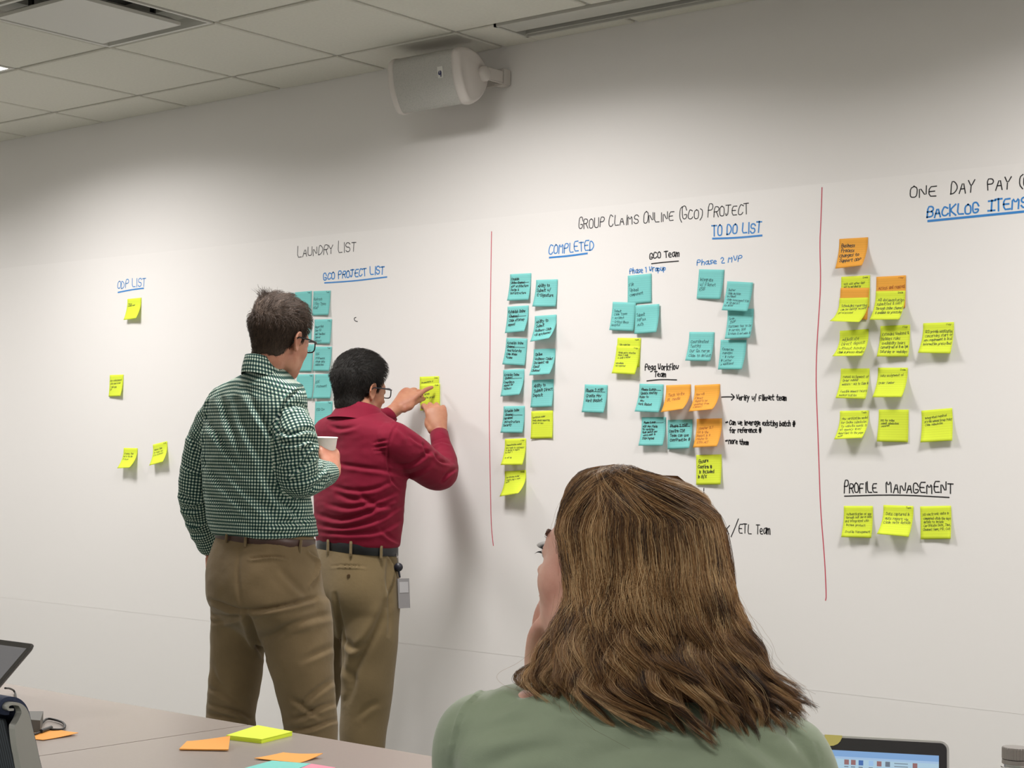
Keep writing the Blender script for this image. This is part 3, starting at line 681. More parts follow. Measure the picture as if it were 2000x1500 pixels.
def nmesh(name, V, F, m, parent=None, loc=None, smooth=True):
    base = origin_of(parent); l = Vector(loc) if loc is not None else base
    V = V - np.array(l); me = bpy.data.meshes.new(name); F = np.asarray(F)
    me.vertices.add(len(V)); me.vertices.foreach_set('co', V.ravel()); nf = len(F)
    me.loops.add(nf * 4); me.loops.foreach_set('vertex_index', F.ravel().astype(np.int32)); me.polygons.add(nf)
    me.polygons.foreach_set('loop_start', np.arange(nf, dtype=np.int32) * 4); me.polygons.foreach_set('loop_total', np.full(nf, 4, dtype=np.int32)); me.update(calc_edges=True)
    me.validate()
    if smooth: me.shade_smooth()
    for mm in (m if isinstance(m, (list, tuple)) else [m]): me.materials.append(mm)
    o = bpy.data.objects.new(name, me); COL.objects.link(o)
    if parent is not None: o.parent = parent
    o.location = l - base; return o
def nproj(V):
    d = V - CAM; z = d @ FW; return np.stack([1000 + F_PX * (d @ RT) / z, 750 - F_PX * (d @ UP) / z], -1), d / np.linalg.norm(d, axis=1)[:, None]
def creases(V, N, lines):
    """sew and fold lines of the cloth: (polyline in photo px, width px, depth m [, raised]) cut where the cloth faces the room"""
    q, vd = nproj(V); face = np.clip(-(N * vd).sum(1) * 3 + .3, 0, 1); disp = np.zeros(len(V))
    for ln in lines:
        pts, w_, dep = np.array(ln[0], float), ln[1], ln[2]; ridge = ln[3] if len(ln) > 3 else .55
        if len(pts) > 2: pts = catmull(pts, 3)
        bb = (q[:, 0] > pts[:, 0].min() - 4 * w_) & (q[:, 0] < pts[:, 0].max() + 4 * w_) & (q[:, 1] > pts[:, 1].min() - 4 * w_) & (q[:, 1] < pts[:, 1].max() + 4 * w_)
        idx = np.nonzero(bb)[0]
        if not len(idx): continue
        Q = q[idx]; best = np.full(len(idx), 1e9); sgn = np.zeros(len(idx)); along = np.zeros(len(idx)); tot = np.linalg.norm(np.diff(pts, axis=0), axis=1); cum = np.concatenate([[0], np.cumsum(tot)])
        for i in range(len(pts) - 1):
            a, b = pts[i], pts[i + 1]; ab = b - a; t = np.clip(((Q - a) @ ab) / (ab @ ab + 1e-9), 0, 1); d = Q - a - t[:, None] * ab; dd = np.linalg.norm(d, axis=1)
            s = np.sign(ab[0] * (Q - a)[:, 1] - ab[1] * (Q - a)[:, 0]); m_ = dd < best
            best[m_] = dd[m_]; sgn[m_] = s[m_]; along[m_] = (cum[i] + t[m_] * tot[i]) / cum[-1]
        taper = np.sin(np.pi * np.clip(along * .94 + .03, 0, 1)) ** .6; sd = best * sgn / w_
        disp[idx] += taper * face[idx] * dep * (-np.exp(-sd ** 2) + ridge * np.exp(-((sd - 1.7) / 1.1) ** 2))
    return V + N * disp[:, None]
def wobble(V, N, amp, scale, seed=0, axis=(1, 1, 1)):
    o = Vector((seed * 7.3, seed * 3.1, 0)); sx, sy, sz = [a * scale for a in axis]
    d = np.array([noise.noise(Vector((v[0] * sx, v[1] * sy, v[2] * sz)) + o) for v in V]); return V + N * (d * amp)[:, None]
def vnormals(V, F):
    F = np.asarray(F); a = np.cross(V[F[:, 2]] - V[F[:, 0]], V[F[:, 3]] - V[F[:, 1]]); N = np.zeros_like(V)
    for k in range(4): np.add.at(N, F[:, k], a)
    return N / (np.linalg.norm(N, axis=1)[:, None] + 1e-12)

def frame(pivot, yaw, pitch, roll, scale=1.0):
    """head frame: yaw 0 faces the marker wall (+y), positive turns left; pitch > 0 looks up"""
    M = Matrix.Rotation(R(yaw), 4, 'Z') @ Matrix.Rotation(R(pitch), 4, 'X') @ Matrix.Rotation(R(roll), 4, 'Y')
    return Matrix.Translation(pivot) @ M @ Matrix.Scale(scale, 4) @ Matrix.Translation((0, 0, -.11))
def xf(M, A_):
    A_ = np.asarray(A_); m = np.array(M); return A_ @ m[:3, :3].T + m[:3, 3]
def add_head(mb, M, female=False, ears=True):
    G_, D_ = head_grid(female); mb.add(xf(M, G_.reshape(-1, 3)), grid_faces(*G_.shape[:2]))
    if ears:
        for s in (-1, 1):
            rot = Matrix.Translation((s * .0735, -.006, .110)) @ Matrix.Rotation(R(-s * 14), 4, 'Z') @ Matrix.Rotation(R(-8), 4, 'X')
            mb.loft([[M @ rot @ p for p in rg] for rg in ear_mesh(s)])
    return G_, D_
def hand(mb, wrist, direction, back, side=1, curls=None, spread=1.0, thumb=((-35, 25), 12, 20), s=1.0, length=1.0):
    """wrist point, direction to the knuckles, normal of the back of the hand; side +1: thumb to the left when looking along direction with the back up"""
    Y = Vector(direction).normalized(); Zb = (Vector(back) - Y * Vector(back).dot(Y)).normalized(); X = Y.cross(Zb) * -side
    def w_(p, o=None): return (o or Vector(wrist)) + (X * p[0] + Y * p[1] + Zb * p[2]) * s
    W = Vector(wrist)
    # palm: broad, flat, thicker on the thumb side
    rings = []
    for y, a, b, cx in ((-.012, .026, .019, 0), (.0, .028, .019, 0), (.025, .034, .018, .001), (.05, .040, .0165, .001), (.075, .042, .0145, 0), (.09, .041, .012, -.001), (.098, .036, .009, -.001)):
        rings.append([W + (X * (cx + a * math.cos(t)) + Y * y + Zb * (b * math.sin(t))) * s for t in [k * 2 * math.pi / 24 for k in range(24)]])
    mb.loft(rings)
    limb(mb, [(w_((.020, .01, -.006)), .014 * s), (w_((.034, .035, -.010)), .015 * s), (w_((.036, .055, -.008)), .010 * s)], 14, 4)
    curls = curls or [(20, 25, 15)] * 4
    for i, (fx, L) in enumerate(((.031, .078), (.010, .086), (-.011, .080), (-.031, .063))):
        o = w_((fx, .088 - (.004 if i in (0, 3) else 0) - (.004 if i == 3 else 0), 0)); yaw = R((8, 2, -4, -11)[i] * spread); ang = 0
        p = o; keys = [(o - Y * .02 * s, .0105 * s), (o, .0105 * s)]
        for k, (frac, rad) in enumerate(((.46, .0092), (.30, .0086), (.24, .0072))):
            ang += R(curls[i][k]); d = (Y * math.cos(ang) - Zb * math.sin(ang)); d = (d + X * math.sin(yaw) * max(math.cos(ang), 0)).normalized()
            p = p + d * L * frac * s * length; keys.append((p, rad * s))
        limb(mb, keys, 14, 4)
    (a1, a2), b1, b2 = thumb; o = w_((.030, .022, -.006)); d = Vector((0, 0, 0)); p = o; keys = [(o - Y * .012 * s, .012 * s), (o, .014 * s)]
    for k, (L, rad) in enumerate(((.040, .0125), (.034, .0105), (.027, .0085))):
        az = R(a1 + b1 * k); el = R(a2 + b2 * k)           # az away from the palm's side, el towards the palm
        d = X * math.cos(el) * math.sin(-az) + Y * math.cos(el) * math.cos(az) - Zb * math.sin(el)
        p = p + d * L * s; keys.append((p, rad * s))
    limb(mb, keys, 14, 4)

def skin(name, c):
    q = NT(name); b = q.b; b.inputs['Roughness'].default_value = .5; b.inputs['Subsurface Weight'].default_value = .12; b.inputs['Subsurface Radius'].default_value = (.010, .004, .002); b.inputs['Subsurface Scale'].default_value = 1
    tc = q.node('ShaderNodeTexCoord'); nz = q.node('ShaderNodeTexNoise', i_Scale=22.0, i_Detail=5.0); q.link(tc.outputs['Object'], nz.inputs['Vector'])
    r_ = q.node('ShaderNodeValToRGB'); a = srgb(c); r_.color_ramp.elements[0].position = .35; r_.color_ramp.elements[1].position = .65
    r_.color_ramp.elements[0].color = (a[0] * .88, a[1] * .74, a[2] * .72, 1); r_.color_ramp.elements[1].color = (min(a[0] * 1.06, 1), a[1] * 1.08, a[2] * 1.08, 1)
    q.link(nz.outputs[0], r_.inputs[0]); q.link(r_.outputs[0], b.inputs['Base Color'])
    n2 = q.node('ShaderNodeTexNoise', i_Scale=420.0, i_Detail=2.0); q.link(tc.outputs['Object'], n2.inputs['Vector']); bp = q.node('ShaderNodeBump', i_Strength=.25, i_Distance=.0006)
    q.link(n2.outputs[0], bp.inputs['Height']); q.link(bp.outputs[0], b.inputs['Normal']); return q.m
def hairmat(name, c0, c1, rough=.5):
    q = NT(name); b = q.b; b.inputs['Roughness'].default_value = rough; b.inputs['Specular IOR Level'].default_value = .3
    at = q.node('ShaderNodeAttribute'); at.attribute_name = 'tint'; r_ = q.node('ShaderNodeValToRGB'); q.link(at.outputs['Fac'], r_.inputs[0])
    r_.color_ramp.elements[0].color = srgb(c0); r_.color_ramp.elements[1].color = srgb(c1); q.link(r_.outputs[0], b.inputs['Base Color']); return q.m
def strands(name, curves_, radii, tint, m, parent):
    """curves_: array (n, k, 3) of world points; real hair curves; tint per point or per strand"""
    A_ = np.asarray(curves_, dtype=np.float32); n, k = A_.shape[:2]; A_ = A_ - np.array(origin_of(parent), dtype=np.float32)
    hc = bpy.data.hair_curves.new(name); hc.add_curves([k] * n)
    hc.points.foreach_set('position', A_.ravel())
    at = hc.attributes.get('radius') or hc.attributes.new('radius', 'FLOAT', 'POINT'); at.data.foreach_set('value', np.broadcast_to(np.asarray(radii, dtype=np.float32), (n, k)).ravel())
    t_ = hc.attributes.new('tint', 'FLOAT', 'POINT'); tt = np.asarray(tint, dtype=np.float32); tt = np.broadcast_to(tt[:, None] if tt.ndim == 1 else tt, (n, k)); t_.data.foreach_set('value', tt.ravel().copy())
    hc.materials.append(m); o = bpy.data.objects.new(name, hc); COL.objects.link(o); o.parent = parent; return o

HL_M = [[-.12, -.06, -.035, -.016, -.004, .010, .016, .026, .036, .052, .070, .09, .12], [.042, .042, .055, .085, .128, .132, .108, .108, .140, .168, .182, .190, .192]]
def hairline(p): return p[..., 2] - np.interp(p[..., 1], *HL_M)
def short_hair(G_, D_, M, m_shell, m_str, parent, top, side, seed, n=6000, extra=None, comb=(.1, .9), nape=0.0):
    z = hairline(G_) + nape * (G_[..., 1] < -.03) + (.0008 * np.sin(G_[..., 0] * 410) + .0012 * np.sin(G_[..., 0] * 127 + 2)) * (G_[..., 1] < -.02); kw = np.where(G_[..., 1] < -.02, .022, .007); k = np.clip(z / kw, 0, 1); k = k * k * (3 - 2 * k)
    up = np.clip((G_[..., 2] - .13) / .07, 0, 1); th = side + (top - side) * up
    th = th * np.clip((z - .0) / .045, .25, 1)
    if extra is not None: th = th + extra(G_) * up
    rng = np.random.default_rng(seed)
    S_ = G_ + D_ * (th * k - .006 * (1 - k))[..., None]
    V = xf(M, S_.reshape(-1, 3)); F = grid_faces(*G_.shape[:2])
    sh = obj('hair', V, F, m_shell, parent, True)
    # strands lying over the shell
    mm, nn = G_.shape[:2]; w_ = (k > .35) ; ii = np.argwhere(w_); wt = np.sin(np.linspace(.02, np.pi - .02, mm))[ii[:, 0]]; ch = rng.choice(len(ii), n, p=wt / wt.sum())
    i0 = ii[ch]; base = S_[i0[:, 0], i0[:, 1]]; nor = D_[i0[:, 0], i0[:, 1]]; ups = up[i0[:, 0], i0[:, 1]]
    base = base + rng.normal(0, .0012, base.shape) - nor * (.003 * np.clip(ups, .1, 1))[:, None]
    L = .006 + .020 * ups + rng.uniform(0, .006, n)
    down = np.array([0, -.2, -1.0]); fwd = np.array([comb[0], comb[1], .25])
    dirn = down[None] * (1 - ups[:, None]) + fwd[None] * ups[:, None] + rng.normal(0, .25, base.shape); dirn -= nor * (dirn * nor).sum(1)[:, None]; dirn /= np.linalg.norm(dirn, axis=1)[:, None]
    K = 6; pts = np.zeros((n, K, 3))
    lift = .35 + .25 * ups + rng.uniform(0, .2, n)
    for j in range(K):
        s = j / (K - 1); pts[:, j] = base + nor * (L * lift * s * (1.15 - .5 * s))[:, None] + dirn * (L * s)[:, None] * .95 - nor * (L * .25 * s * s)[:, None]
    pts = xf(M, pts.reshape(-1, 3)).reshape(n, K, 3)
    rad = np.linspace(.00022, .00008, K) * 2.2
    strands('hair_strands', pts, rad[None], rng.uniform(0, 1, n), m_str, sh); return sh

def glasses(M, parent, m_frame, m_lens, w_=.068, zc=.114, yf=.100, temple_z=.118):
    g = empty('glasses', origin_of(parent)); g.location = (0, 0, 0); g.parent = parent
    for s in (-1, 1):
        pts = []
        for k in range(28):
            a = k * 2 * math.pi / 28; ct, st = math.cos(a), math.sin(a); e = 2 / 3.2
            x = s * .034 + .0265 * math.copysign(abs(ct) ** e, ct); z = zc - .002 + .0175 * math.copysign(abs(st) ** e, st)
            pts.append(M @ Vector((x, yf - abs(x) ** 2 * 2.0, z)))
        MB().tube(pts, .0021, 8, close=True).build('rim', m_frame, g, True)
        c = sum(pts, Vector()) / len(pts); MB().add(pts, [tuple(range(28))]).build('lens', m_lens, g)
        x1 = s * (w_ - .006)
        MB().tube([M @ Vector(v) for v in ((s * .058, yf - .007, temple_z + .006), (x1 + s * .004, yf - .012, temple_z + .006), (s * (w_ + .004), yf - .025, temple_z + .007), (s * (w_ + .009), .04, temple_z + .008), (s * .080, -.004, temple_z + .007), (s * .082, -.016, temple_z + .000), (s * .078, -.028, temple_z - .014))], [.0024, .003, .0030, .0026, .0024, .0022, .002], 8).build('temple', m_frame, g, True)
    MB().tube([M @ Vector(v) for v in ((-.009, yf - .001, zc + .004), (0, yf + .001, zc + .007), (.009, yf - .001, zc + .004))], .002, 8).build('bridge', m_frame, g, True)
    return g
def eyes(M, parent, iris='4a3524'):
    mw = mat('eye_white', 'e9e4df', .2); mi = mat('eye_iris', iris, .15)
    for s in (-1, 1):
        c = Vector((s * .031, .0765, .1145)); mb = MB(); n = 16; rings = []
        for j in range(1, 12):
            a = j * math.pi / 12; rings.append([M @ (c + Vector((.0122 * math.sin(a) * math.cos(k * 2 * math.pi / n), .0122 * math.cos(a), .0122 * math.sin(a) * math.sin(k * 2 * math.pi / n)))) for k in range(n)])
        mb.loft(rings); e = mb.build('eye', mw, parent, True); rings = []
        for a in (.05, .25, .46): rings.append([M @ (c + Vector((.0126 * math.sin(a) * math.cos(k * 2 * math.pi / n), .0126 * math.cos(a), .0126 * math.sin(a) * math.sin(k * 2 * math.pi / n)))) for k in range(n)])
        MB().loft(rings).build('iris', mi, e, True)
def clothuv(o, V, F, fn):
    """fn(face centres, corner points) -> uv in metres per face corner"""
    ul = o.data.uv_layers.new(name='UVMap'); F = np.asarray(F); P4 = V[F]; uv = fn(P4.mean(1), P4); ul.data.foreach_set('uv', uv.reshape(-1).astype(np.float32))
def shoe(name, toe, heel, m, parent):
    a, b = Vector(heel), Vector(toe); d = (b - a).normalized(); s = Vector((d.y, -d.x, 0)); L = (b - a).length; rings = []
    for f, w_, h in ((0, .022, .05), (.06, .034, .085), (.25, .036, .095), (.42, .038, .085), (.6, .046, .058), (.8, .048, .045), (.95, .036, .036), (1, .015, .022)):
        c = a + d * L * f; rings.append([c + s * w_ * math.cos(t) + Vector((0, 0, max(.003, h * (.5 + .5 * math.sin(t))))) for t in [k * 2 * math.pi / 16 for k in range(16)]])
    return MB().loft(rings).build(name, m, parent, True)
# ------------------------------------------------------------------ cloth materials
def cloth(name, c, rough=.8, weave=900, wb=.25, var=.08, big=14, sheen=.15):
    q = NT(name); b = q.b; b.inputs['Roughness'].default_value = rough; b.inputs['Specular IOR Level'].default_value = .25; b.inputs['Sheen Weight'].default_value = sheen
    tc = q.node('ShaderNodeTexCoord'); nz = q.node('ShaderNodeTexNoise', i_Scale=float(big), i_Detail=4.0); q.link(tc.outputs['Object'], nz.inputs['Vector'])
    mr = q.node('ShaderNodeMapRange'); mr.inputs[1].default_value = .3; mr.inputs[2].default_value = .7; mr.inputs[3].default_value = 1 - var; mr.inputs[4].default_value = 1 + var; q.link(nz.outputs[0], mr.inputs[0])
    mx = q.node('ShaderNodeVectorMath', operation='SCALE'); mx.inputs[0].default_value = srgb(c)[:3]; q.link(mr.outputs[0], mx.inputs['Scale']); q.link(mx.outputs[0], b.inputs['Base Color'])
    n2 = q.node('ShaderNodeTexNoise', i_Scale=float(weave), i_Detail=1.0); q.link(tc.outputs['Object'], n2.inputs['Vector'])
    n3 = q.node('ShaderNodeTexNoise', i_Scale=60.0, i_Detail=3.0); q.link(tc.outputs['Object'], n3.inputs['Vector'])
    ad = q.node('ShaderNodeMath', operation='MULTIPLY_ADD'); ad.inputs[1].default_value = 3.0; q.link(n3.outputs[0], ad.inputs[0]); q.link(n2.outputs[0], ad.inputs[2])
    bp = q.node('ShaderNodeBump', i_Strength=wb, i_Distance=.0012); q.link(ad.outputs[0], bp.inputs['Height']); q.link(bp.outputs[0], b.inputs['Normal']); return q.m
def gingham(name, light, mid, dark, period):
    q = NT(name); b = q.b; b.inputs['Roughness'].default_value = .85; b.inputs['Specular IOR Level'].default_value = .2
    uv = q.node('ShaderNodeUVMap'); sep = q.node('ShaderNodeSeparateXYZ'); q.link(uv.outputs[0], sep.inputs[0]); st = []
    for k in (0, 1):
        m1 = q.node('ShaderNodeMath', operation='MULTIPLY'); m1.inputs[1].default_value = 1 / period; q.link(sep.outputs[k], m1.inputs[0])
        fr = q.node('ShaderNodeMath', operation='FRACT'); q.link(m1.outputs[0], fr.inputs[0])
        g = q.node('ShaderNodeMath', operation='GREATER_THAN'); g.inputs[1].default_value = .5; q.link(fr.outputs[0], g.inputs[0]); st.append(g)
    ad = q.node('ShaderNodeMath', operation='ADD'); q.link(st[0].outputs[0], ad.inputs[0]); q.link(st[1].outputs[0], ad.inputs[1])
    hf = q.node('ShaderNodeMath', operation='MULTIPLY'); hf.inputs[1].default_value = .5; q.link(ad.outputs[0], hf.inputs[0])
    r_ = q.node('ShaderNodeValToRGB'); r_.color_ramp.interpolation = 'CONSTANT'; e = r_.color_ramp.elements; e[0].color = srgb(light); e[0].position = 0; e[1].position = .4; e[1].color = srgb(mid); x = e.new(.8); x.color = srgb(dark)
    q.link(hf.outputs[0], r_.inputs[0]); q.link(r_.outputs[0], b.inputs['Base Color'])
    tc = q.node('ShaderNodeTexCoord'); n3 = q.node('ShaderNodeTexNoise', i_Scale=55.0, i_Detail=3.0); q.link(tc.outputs['Object'], n3.inputs['Vector']); bp = q.node('ShaderNodeBump', i_Strength=.3, i_Distance=.003); q.link(n3.outputs[0], bp.inputs['Height']); q.link(bp.outputs[0], b.inputs['Normal'])
    return q.m
def polydist(C_, keys):
    best = np.full(len(C_), 1e9); rr = np.ones(len(C_)); al = np.zeros(len(C_)); seg = np.zeros(len(C_), int); acc = 0
    for i in range(len(keys) - 1):
        a, b = np.array(keys[i][0]), np.array(keys[i + 1][0]); ab = b - a; L = np.linalg.norm(ab); t = np.clip(((C_ - a) @ ab) / L ** 2, 0, 1)
        d = np.linalg.norm(C_ - a - t[:, None] * ab, axis=1); m_ = d < best; best[m_] = d[m_]; rr[m_] = (keys[i][1] * (1 - t) + keys[i + 1][1] * t)[m_]; al[m_] = (acc + t * L)[m_]; seg[m_] = i; acc += L
    return best, rr, al, seg
def shirt_uv(arms, ctr, rad):
    def fn(c, P4):
        n = len(c); uv = np.zeros((n, 4, 2))
        ang = np.arctan2(P4[..., 0] - ctr[0], -(P4[..., 1] - ctr[1])); ang = np.where(ang > np.pi, ang - 2 * np.pi, ang)
        rot = math.radians(-35); ang2 = (ang - rot + np.pi) % (2 * np.pi) - np.pi
        uv[..., 0] = ang2 * rad; uv[..., 1] = P4[..., 2] + .35 * np.hypot(P4[..., 0] - ctr[0], P4[..., 1] - ctr[1]) * (P4[..., 2] > ctr[2])
        for keys in arms:
            d, rr, al, seg = polydist(c, keys); m_ = d < rr * 1.12
            if not m_.any(): continue
            Q = P4[m_]; sg = seg[m_]; K = [np.array(k[0]) for k in keys]
            tot0 = 0; A0_ = np.zeros(len(Q)); AX = np.zeros((len(Q), 3)); LL = np.zeros(len(Q))
            for i in range(len(K) - 1):
                L = np.linalg.norm(K[i + 1] - K[i]); s_ = sg == i; A0_[s_] = tot0; AX[s_] = (K[i + 1] - K[i]) / L; LL[s_] = L; tot0 += L
            O = np.array([K[i] for i in sg]); rel = Q - O[:, None]; al_ = (rel * AX[:, None]).sum(-1)
            vd = -FW - AX * (AX @ -FW)[:, None]; vd /= np.linalg.norm(vd, axis=1)[:, None]; sd = np.cross(AX, vd)
            an = np.arctan2((rel * sd[:, None]).sum(-1), (rel * vd[:, None]).sum(-1))
            uv[m_, :, 0] = an * .055; uv[m_, :, 1] = al_ + A0_[:, None]
        return uv
    return fn
def ppts(*a): return [(P(*k[:3]), k[3]) for k in a]

# ------------------------------------------------------------------ man in the checked shirt
def man_checked():
    person = empty('person', P(525, 1706, 5.18)); person.location.z = 0
    tag(person, 'standing man in green gingham shirt and khaki trousers, back turned, holding a cup', 'person')
    M = frame(P(548, 668, 5.20), 4, -7, 2, 1.0)
    torso = [(722, 484, 560, 5.175, 1.05, 0, 2.1), (738, 462, 574, 5.185, .85, 0, 2.2), (757, 416, 598, 5.20, .56, 0, 2.4), (785, 394, 607, 5.20, .52, 0, 2.6), (830, 388, 612, 5.20, .56, 0, 2.6), (880, 387, 612, 5.20, .62, 0, 2.5), (940, 389, 608, 5.20, .68, 0, 2.4), (990, 396, 612, 5.20, .74, 0, 2.4), (1025, 404, 620, 5.20, .80, 0, 2.4), (1044, 412, 623, 5.20, .82, 0, 2.4)]
    armL = ppts((430, 806, 5.29, .056), (403, 855, 5.33, .061), (387, 920, 5.35, .058), (382, 968, 5.36, .055), (389, 1012, 5.40, .050), (408, 1062, 5.45, .041))
    armR = ppts((558, 815, 5.11, .062), (576, 855, 5.07, .070), (579, 900, 5.06, .066), (583, 930, 5.07, .064), (610, 930, 5.15, .055), (637, 925, 5.22, .042))
    pel = [(1040, 424, 613, 5.20, .78, 0, 2.3), (1068, 412, 620, 5.20, .80, 0, 2.3), (1105, 401, 628, 5.19, .84, 0, 2.3), (1145, 400, 634, 5.18, .86, 0, 2.3), (1180, 404, 643, 5.18, .84, 0, 2.4), (1212, 418, 642, 5.18, .66, 0, 2.3), (1236, 440, 620, 5.18, .5, 0, 2.2), (1258, 478, 570, 5.18, .4, 0, 2.1)]
    legL = [(1170, 410, 525, 5.23, 1.05, 0, 2.2), (1230, 411, 524, 5.25, 1.05, 0, 2.2), (1283, 411, 516, 5.26, 1.05, 0, 2.1), (1340, 407, 509, 5.26, 1.05, 0, 2.1), (1395, 403, 499, 5.26, 1.08, 0, 2.1), (1440, 405, 500, 5.26, 1.1, 0, 2.1), (1560, 412, 492, 5.27, 1.1, 0, 2.1), (1670, 418, 488, 5.28, 1.1, 0, 2.1)]
    legR = [(1170, 512, 645, 5.15, 1.05, 0, 2.2), (1230, 512, 651, 5.14, 1.0, 0, 2.2), (1283, 518, 652, 5.13, 1.0, 0, 2.1), (1340, 535, 655, 5.13, 1.0, 0, 2.1), (1395, 549, 659, 5.13, 1.0, 0, 2.1), (1440, 557, 661, 5.13, 1.02, 0, 2.1), (1560, 570, 656, 5.14, 1.1, 0, 2.1), (1690, 578, 650, 5.15, 1.1, 0, 2.1)]
    # the body itself, one continuous surface
    mb = MB(); G_, D_ = add_head(mb, M)
    limb(mb, [(M @ Vector((0, -.022, .085)), .062), (P(521, 710, 5.195), .057), (P(514, 738, 5.20), .062)], 24)
    trunk(mb, torso, -.026, 2, 32); trunk(mb, pel[:-3], -.03, 2, 32); trunk(mb, legL, -.025, 2, 24); trunk(mb, legR, -.02, 2, 24)
    limb(mb, [(p, r_ - .014) for p, r_ in armL] + [(P(418, 1085, 5.47), .026)]); limb(mb, [(p, r_ - .016) for p, r_ in armR[:-1]] + [(P(644, 926, 5.25), .029)])
    hand(mb, P(646, 925, 5.25), P(643, 893, 5.28) - P(646, 925, 5.25), P(680, 905, 5.2) - P(636, 900, 5.3), side=-1, curls=[(40, 40, 25), (42, 42, 25), (45, 42, 25), (48, 42, 25)], thumb=((-20, 40), 10, 15), s=.98)
    hand(mb, P(416, 1082, 5.46), Vector((.1, .25, -1)), Vector((-1, 0, 0)), side=1, curls=[(25, 30, 20)] * 4, s=.9)
    V, N, F = remesh(mb, .0042, 2)
    body = nmesh('body', V, F, skin('skin_fair', 'c98f76'), person)
    sh = short_hair(G_, D_, M, mat('short_brown_hair', '46382e', .85, var=.2, vscale=60, bump=.5, bscale=300, stretch=(1, 1, .25)), hairmat('brown_strand', '261c17', '5c4a3d'), person, .019, .007, 11, 7000,
                    extra=lambda g: .005 * np.exp(-((g[..., 1] + .055) ** 2 + (g[..., 0] + .02) ** 2) / .0012) * 1 + .004 * np.sin(g[..., 0] * 160 + g[..., 1] * 90))
    rng = np.random.default_rng(5); n = 260; base = np.array([-.02, -.052, .232]) + rng.normal(0, 1, (n, 3)) * [.012, .012, .003]; K = 7; pts = np.zeros((n, K, 3)); dv = rng.normal(0, .32, (n, 3)) + [-.25, -.45, 1]
    for j in range(K): s = j / (K - 1); pts[:, j] = base + dv * (.034 * s) * rng.uniform(.7, 1.1, (n, 1)) * [1, 1, 1 - .3 * s]
    strands('cowlick', xf(M, pts.reshape(-1, 3)).reshape(n, K, 3), (np.linspace(.0005, .00015, K))[None], rng.uniform(0, 1, n), bpy.data.materials['brown_strand'], sh)
    glasses(M, person, mat('black_acetate', '17171a', .25), mat('spectacle_lens', 'ffffff', 0, trans=1, ior=1.02), w_=.070)
    eyes(M, person)
    # shirt
    mb = MB(); trunk(mb, torso, 0, 5, 48); limb(mb, armL, 28); limb(mb, armR, 28)
    V, N, F = remesh(mb, .0048, 5)
    V = wobble(V, N, .004, 9, 1, (1, 1, 2)); V = wobble(V, N, .0022, 26, 2, (1, 1, 1.6)); N = vnormals(V, F)
    folds = [([(605, 752), (575, 768), (549, 800), (541, 860), (543, 915)], 3, .006), ([(420, 765), (404, 790), (398, 850), (396, 930), (400, 1000)], 3, .005),
             ([(430, 775), (440, 800), (462, 860), (480, 905)], 7, .009), ([(455, 775), (470, 815), (495, 870), (520, 915)], 7, .007), ([(398, 812), (425, 850), (450, 885), (475, 925)], 7, .009), ([(480, 760), (500, 800), (528, 850), (534, 890)], 6, .007),
             ([(398, 905), (425, 935), (455, 965), (495, 1010)], 8, .008), ([(400, 960), (430, 985), (462, 1010), (500, 1035)], 8, .007), ([(440, 905), (470, 950), (515, 990), (545, 1020)], 8, .007), ([(505, 905), (530, 955), (560, 990), (600, 1010)], 7, .006),
             ([(500, 1035), (540, 1022), (590, 1018), (620, 1000)], 6, .007), ([(405, 1020), (450, 1028), (510, 1040), (600, 1048)], 5, .005), ([(555, 985), (575, 1000), (600, 1035)], 6, .006),
             ([(545, 840), (565, 848), (600, 838), (622, 845)], 4, .007), ([(543, 862), (570, 868), (605, 858), (622, 866)], 4, .008), ([(548, 905), (575, 895), (605, 872), (620, 868)], 5, .008), ([(552, 928), (580, 915), (608, 890), (622, 884)], 5, .008), ([(560, 945), (590, 940), (625, 925), (640, 905)], 4, .005), ([(600, 960), (622, 948), (640, 930)], 4, .005), ([(555, 800), (580, 790), (605, 800)], 5, .005),
             ([(632, 905), (640, 925), (652, 945)], 2.5, .004), ([(620, 905), (628, 930), (640, 958)], 3, .004),
             ([(358, 905), (372, 915), (390, 912)], 4, .005), ([(350, 960), (365, 975), (388, 975)], 4, .007), ([(354, 990), (370, 998), (392, 994)], 4, .007), ([(362, 1015), (378, 1024), (396, 1018)], 4, .006), ([(370, 1040), (386, 1046), (402, 1040)], 4, .005), ([(365, 845), (380, 865), (385, 900)], 5, .004),
             ([(455, 752), (500, 748), (545, 755), (590, 775)], 1.6, .0028)]
    V = creases(V, N, [(f_[0], f_[1], f_[2] * 1.5) + tuple(f_[3:]) for f_ in folds])
    shirt = nmesh('shirt', V, F, gingham('green_gingham', 'd6dfd2', '4a6c5f', '182c37', .0102), person); shirt['label'] = 'green, white and navy gingham shirt'
    clothuv(shirt, V, F, shirt_uv([armL, armR], np.array(P(500, 780, 5.2)), .175))
    # standing collar band folded over
    gm = bpy.data.materials['green_gingham']; cr = []
    for j, (py, xl, xr, g) in enumerate(((728, 476, 560, .004), (716, 478, 556, .005), (702, 480, 553, .003), (693, 481, 550, .001), (692, 483, 548, -.004), (704, 482, 550, -.006), (728, 480, 556, -.008))):
        rg = rowring((py, xl, xr, 5.165, 1.2, 0, 2.1), g + .001, 48)
        # the collar drops towards the front right, as worn
        cr.append([p + Vector((0, 0, -.26 * max(0, (p.y - rg[36].y)) if True else 0)) for p in rg])
    cl = MB().loft(cr, cap=False).build('collar', gm, person, True)
    ul = cl.data.uv_layers.new(name='UVMap'); vi = np.empty(len(cl.data.loops), dtype=np.int32); cl.data.loops.foreach_get('vertex_index', vi); uu = np.array([[(i % 48) / 48 * .45, (i // 48) * .017] for i in range(len(cl.data.vertices))], dtype=np.float32); ul.data.foreach_set('uv', uu[vi].ravel())
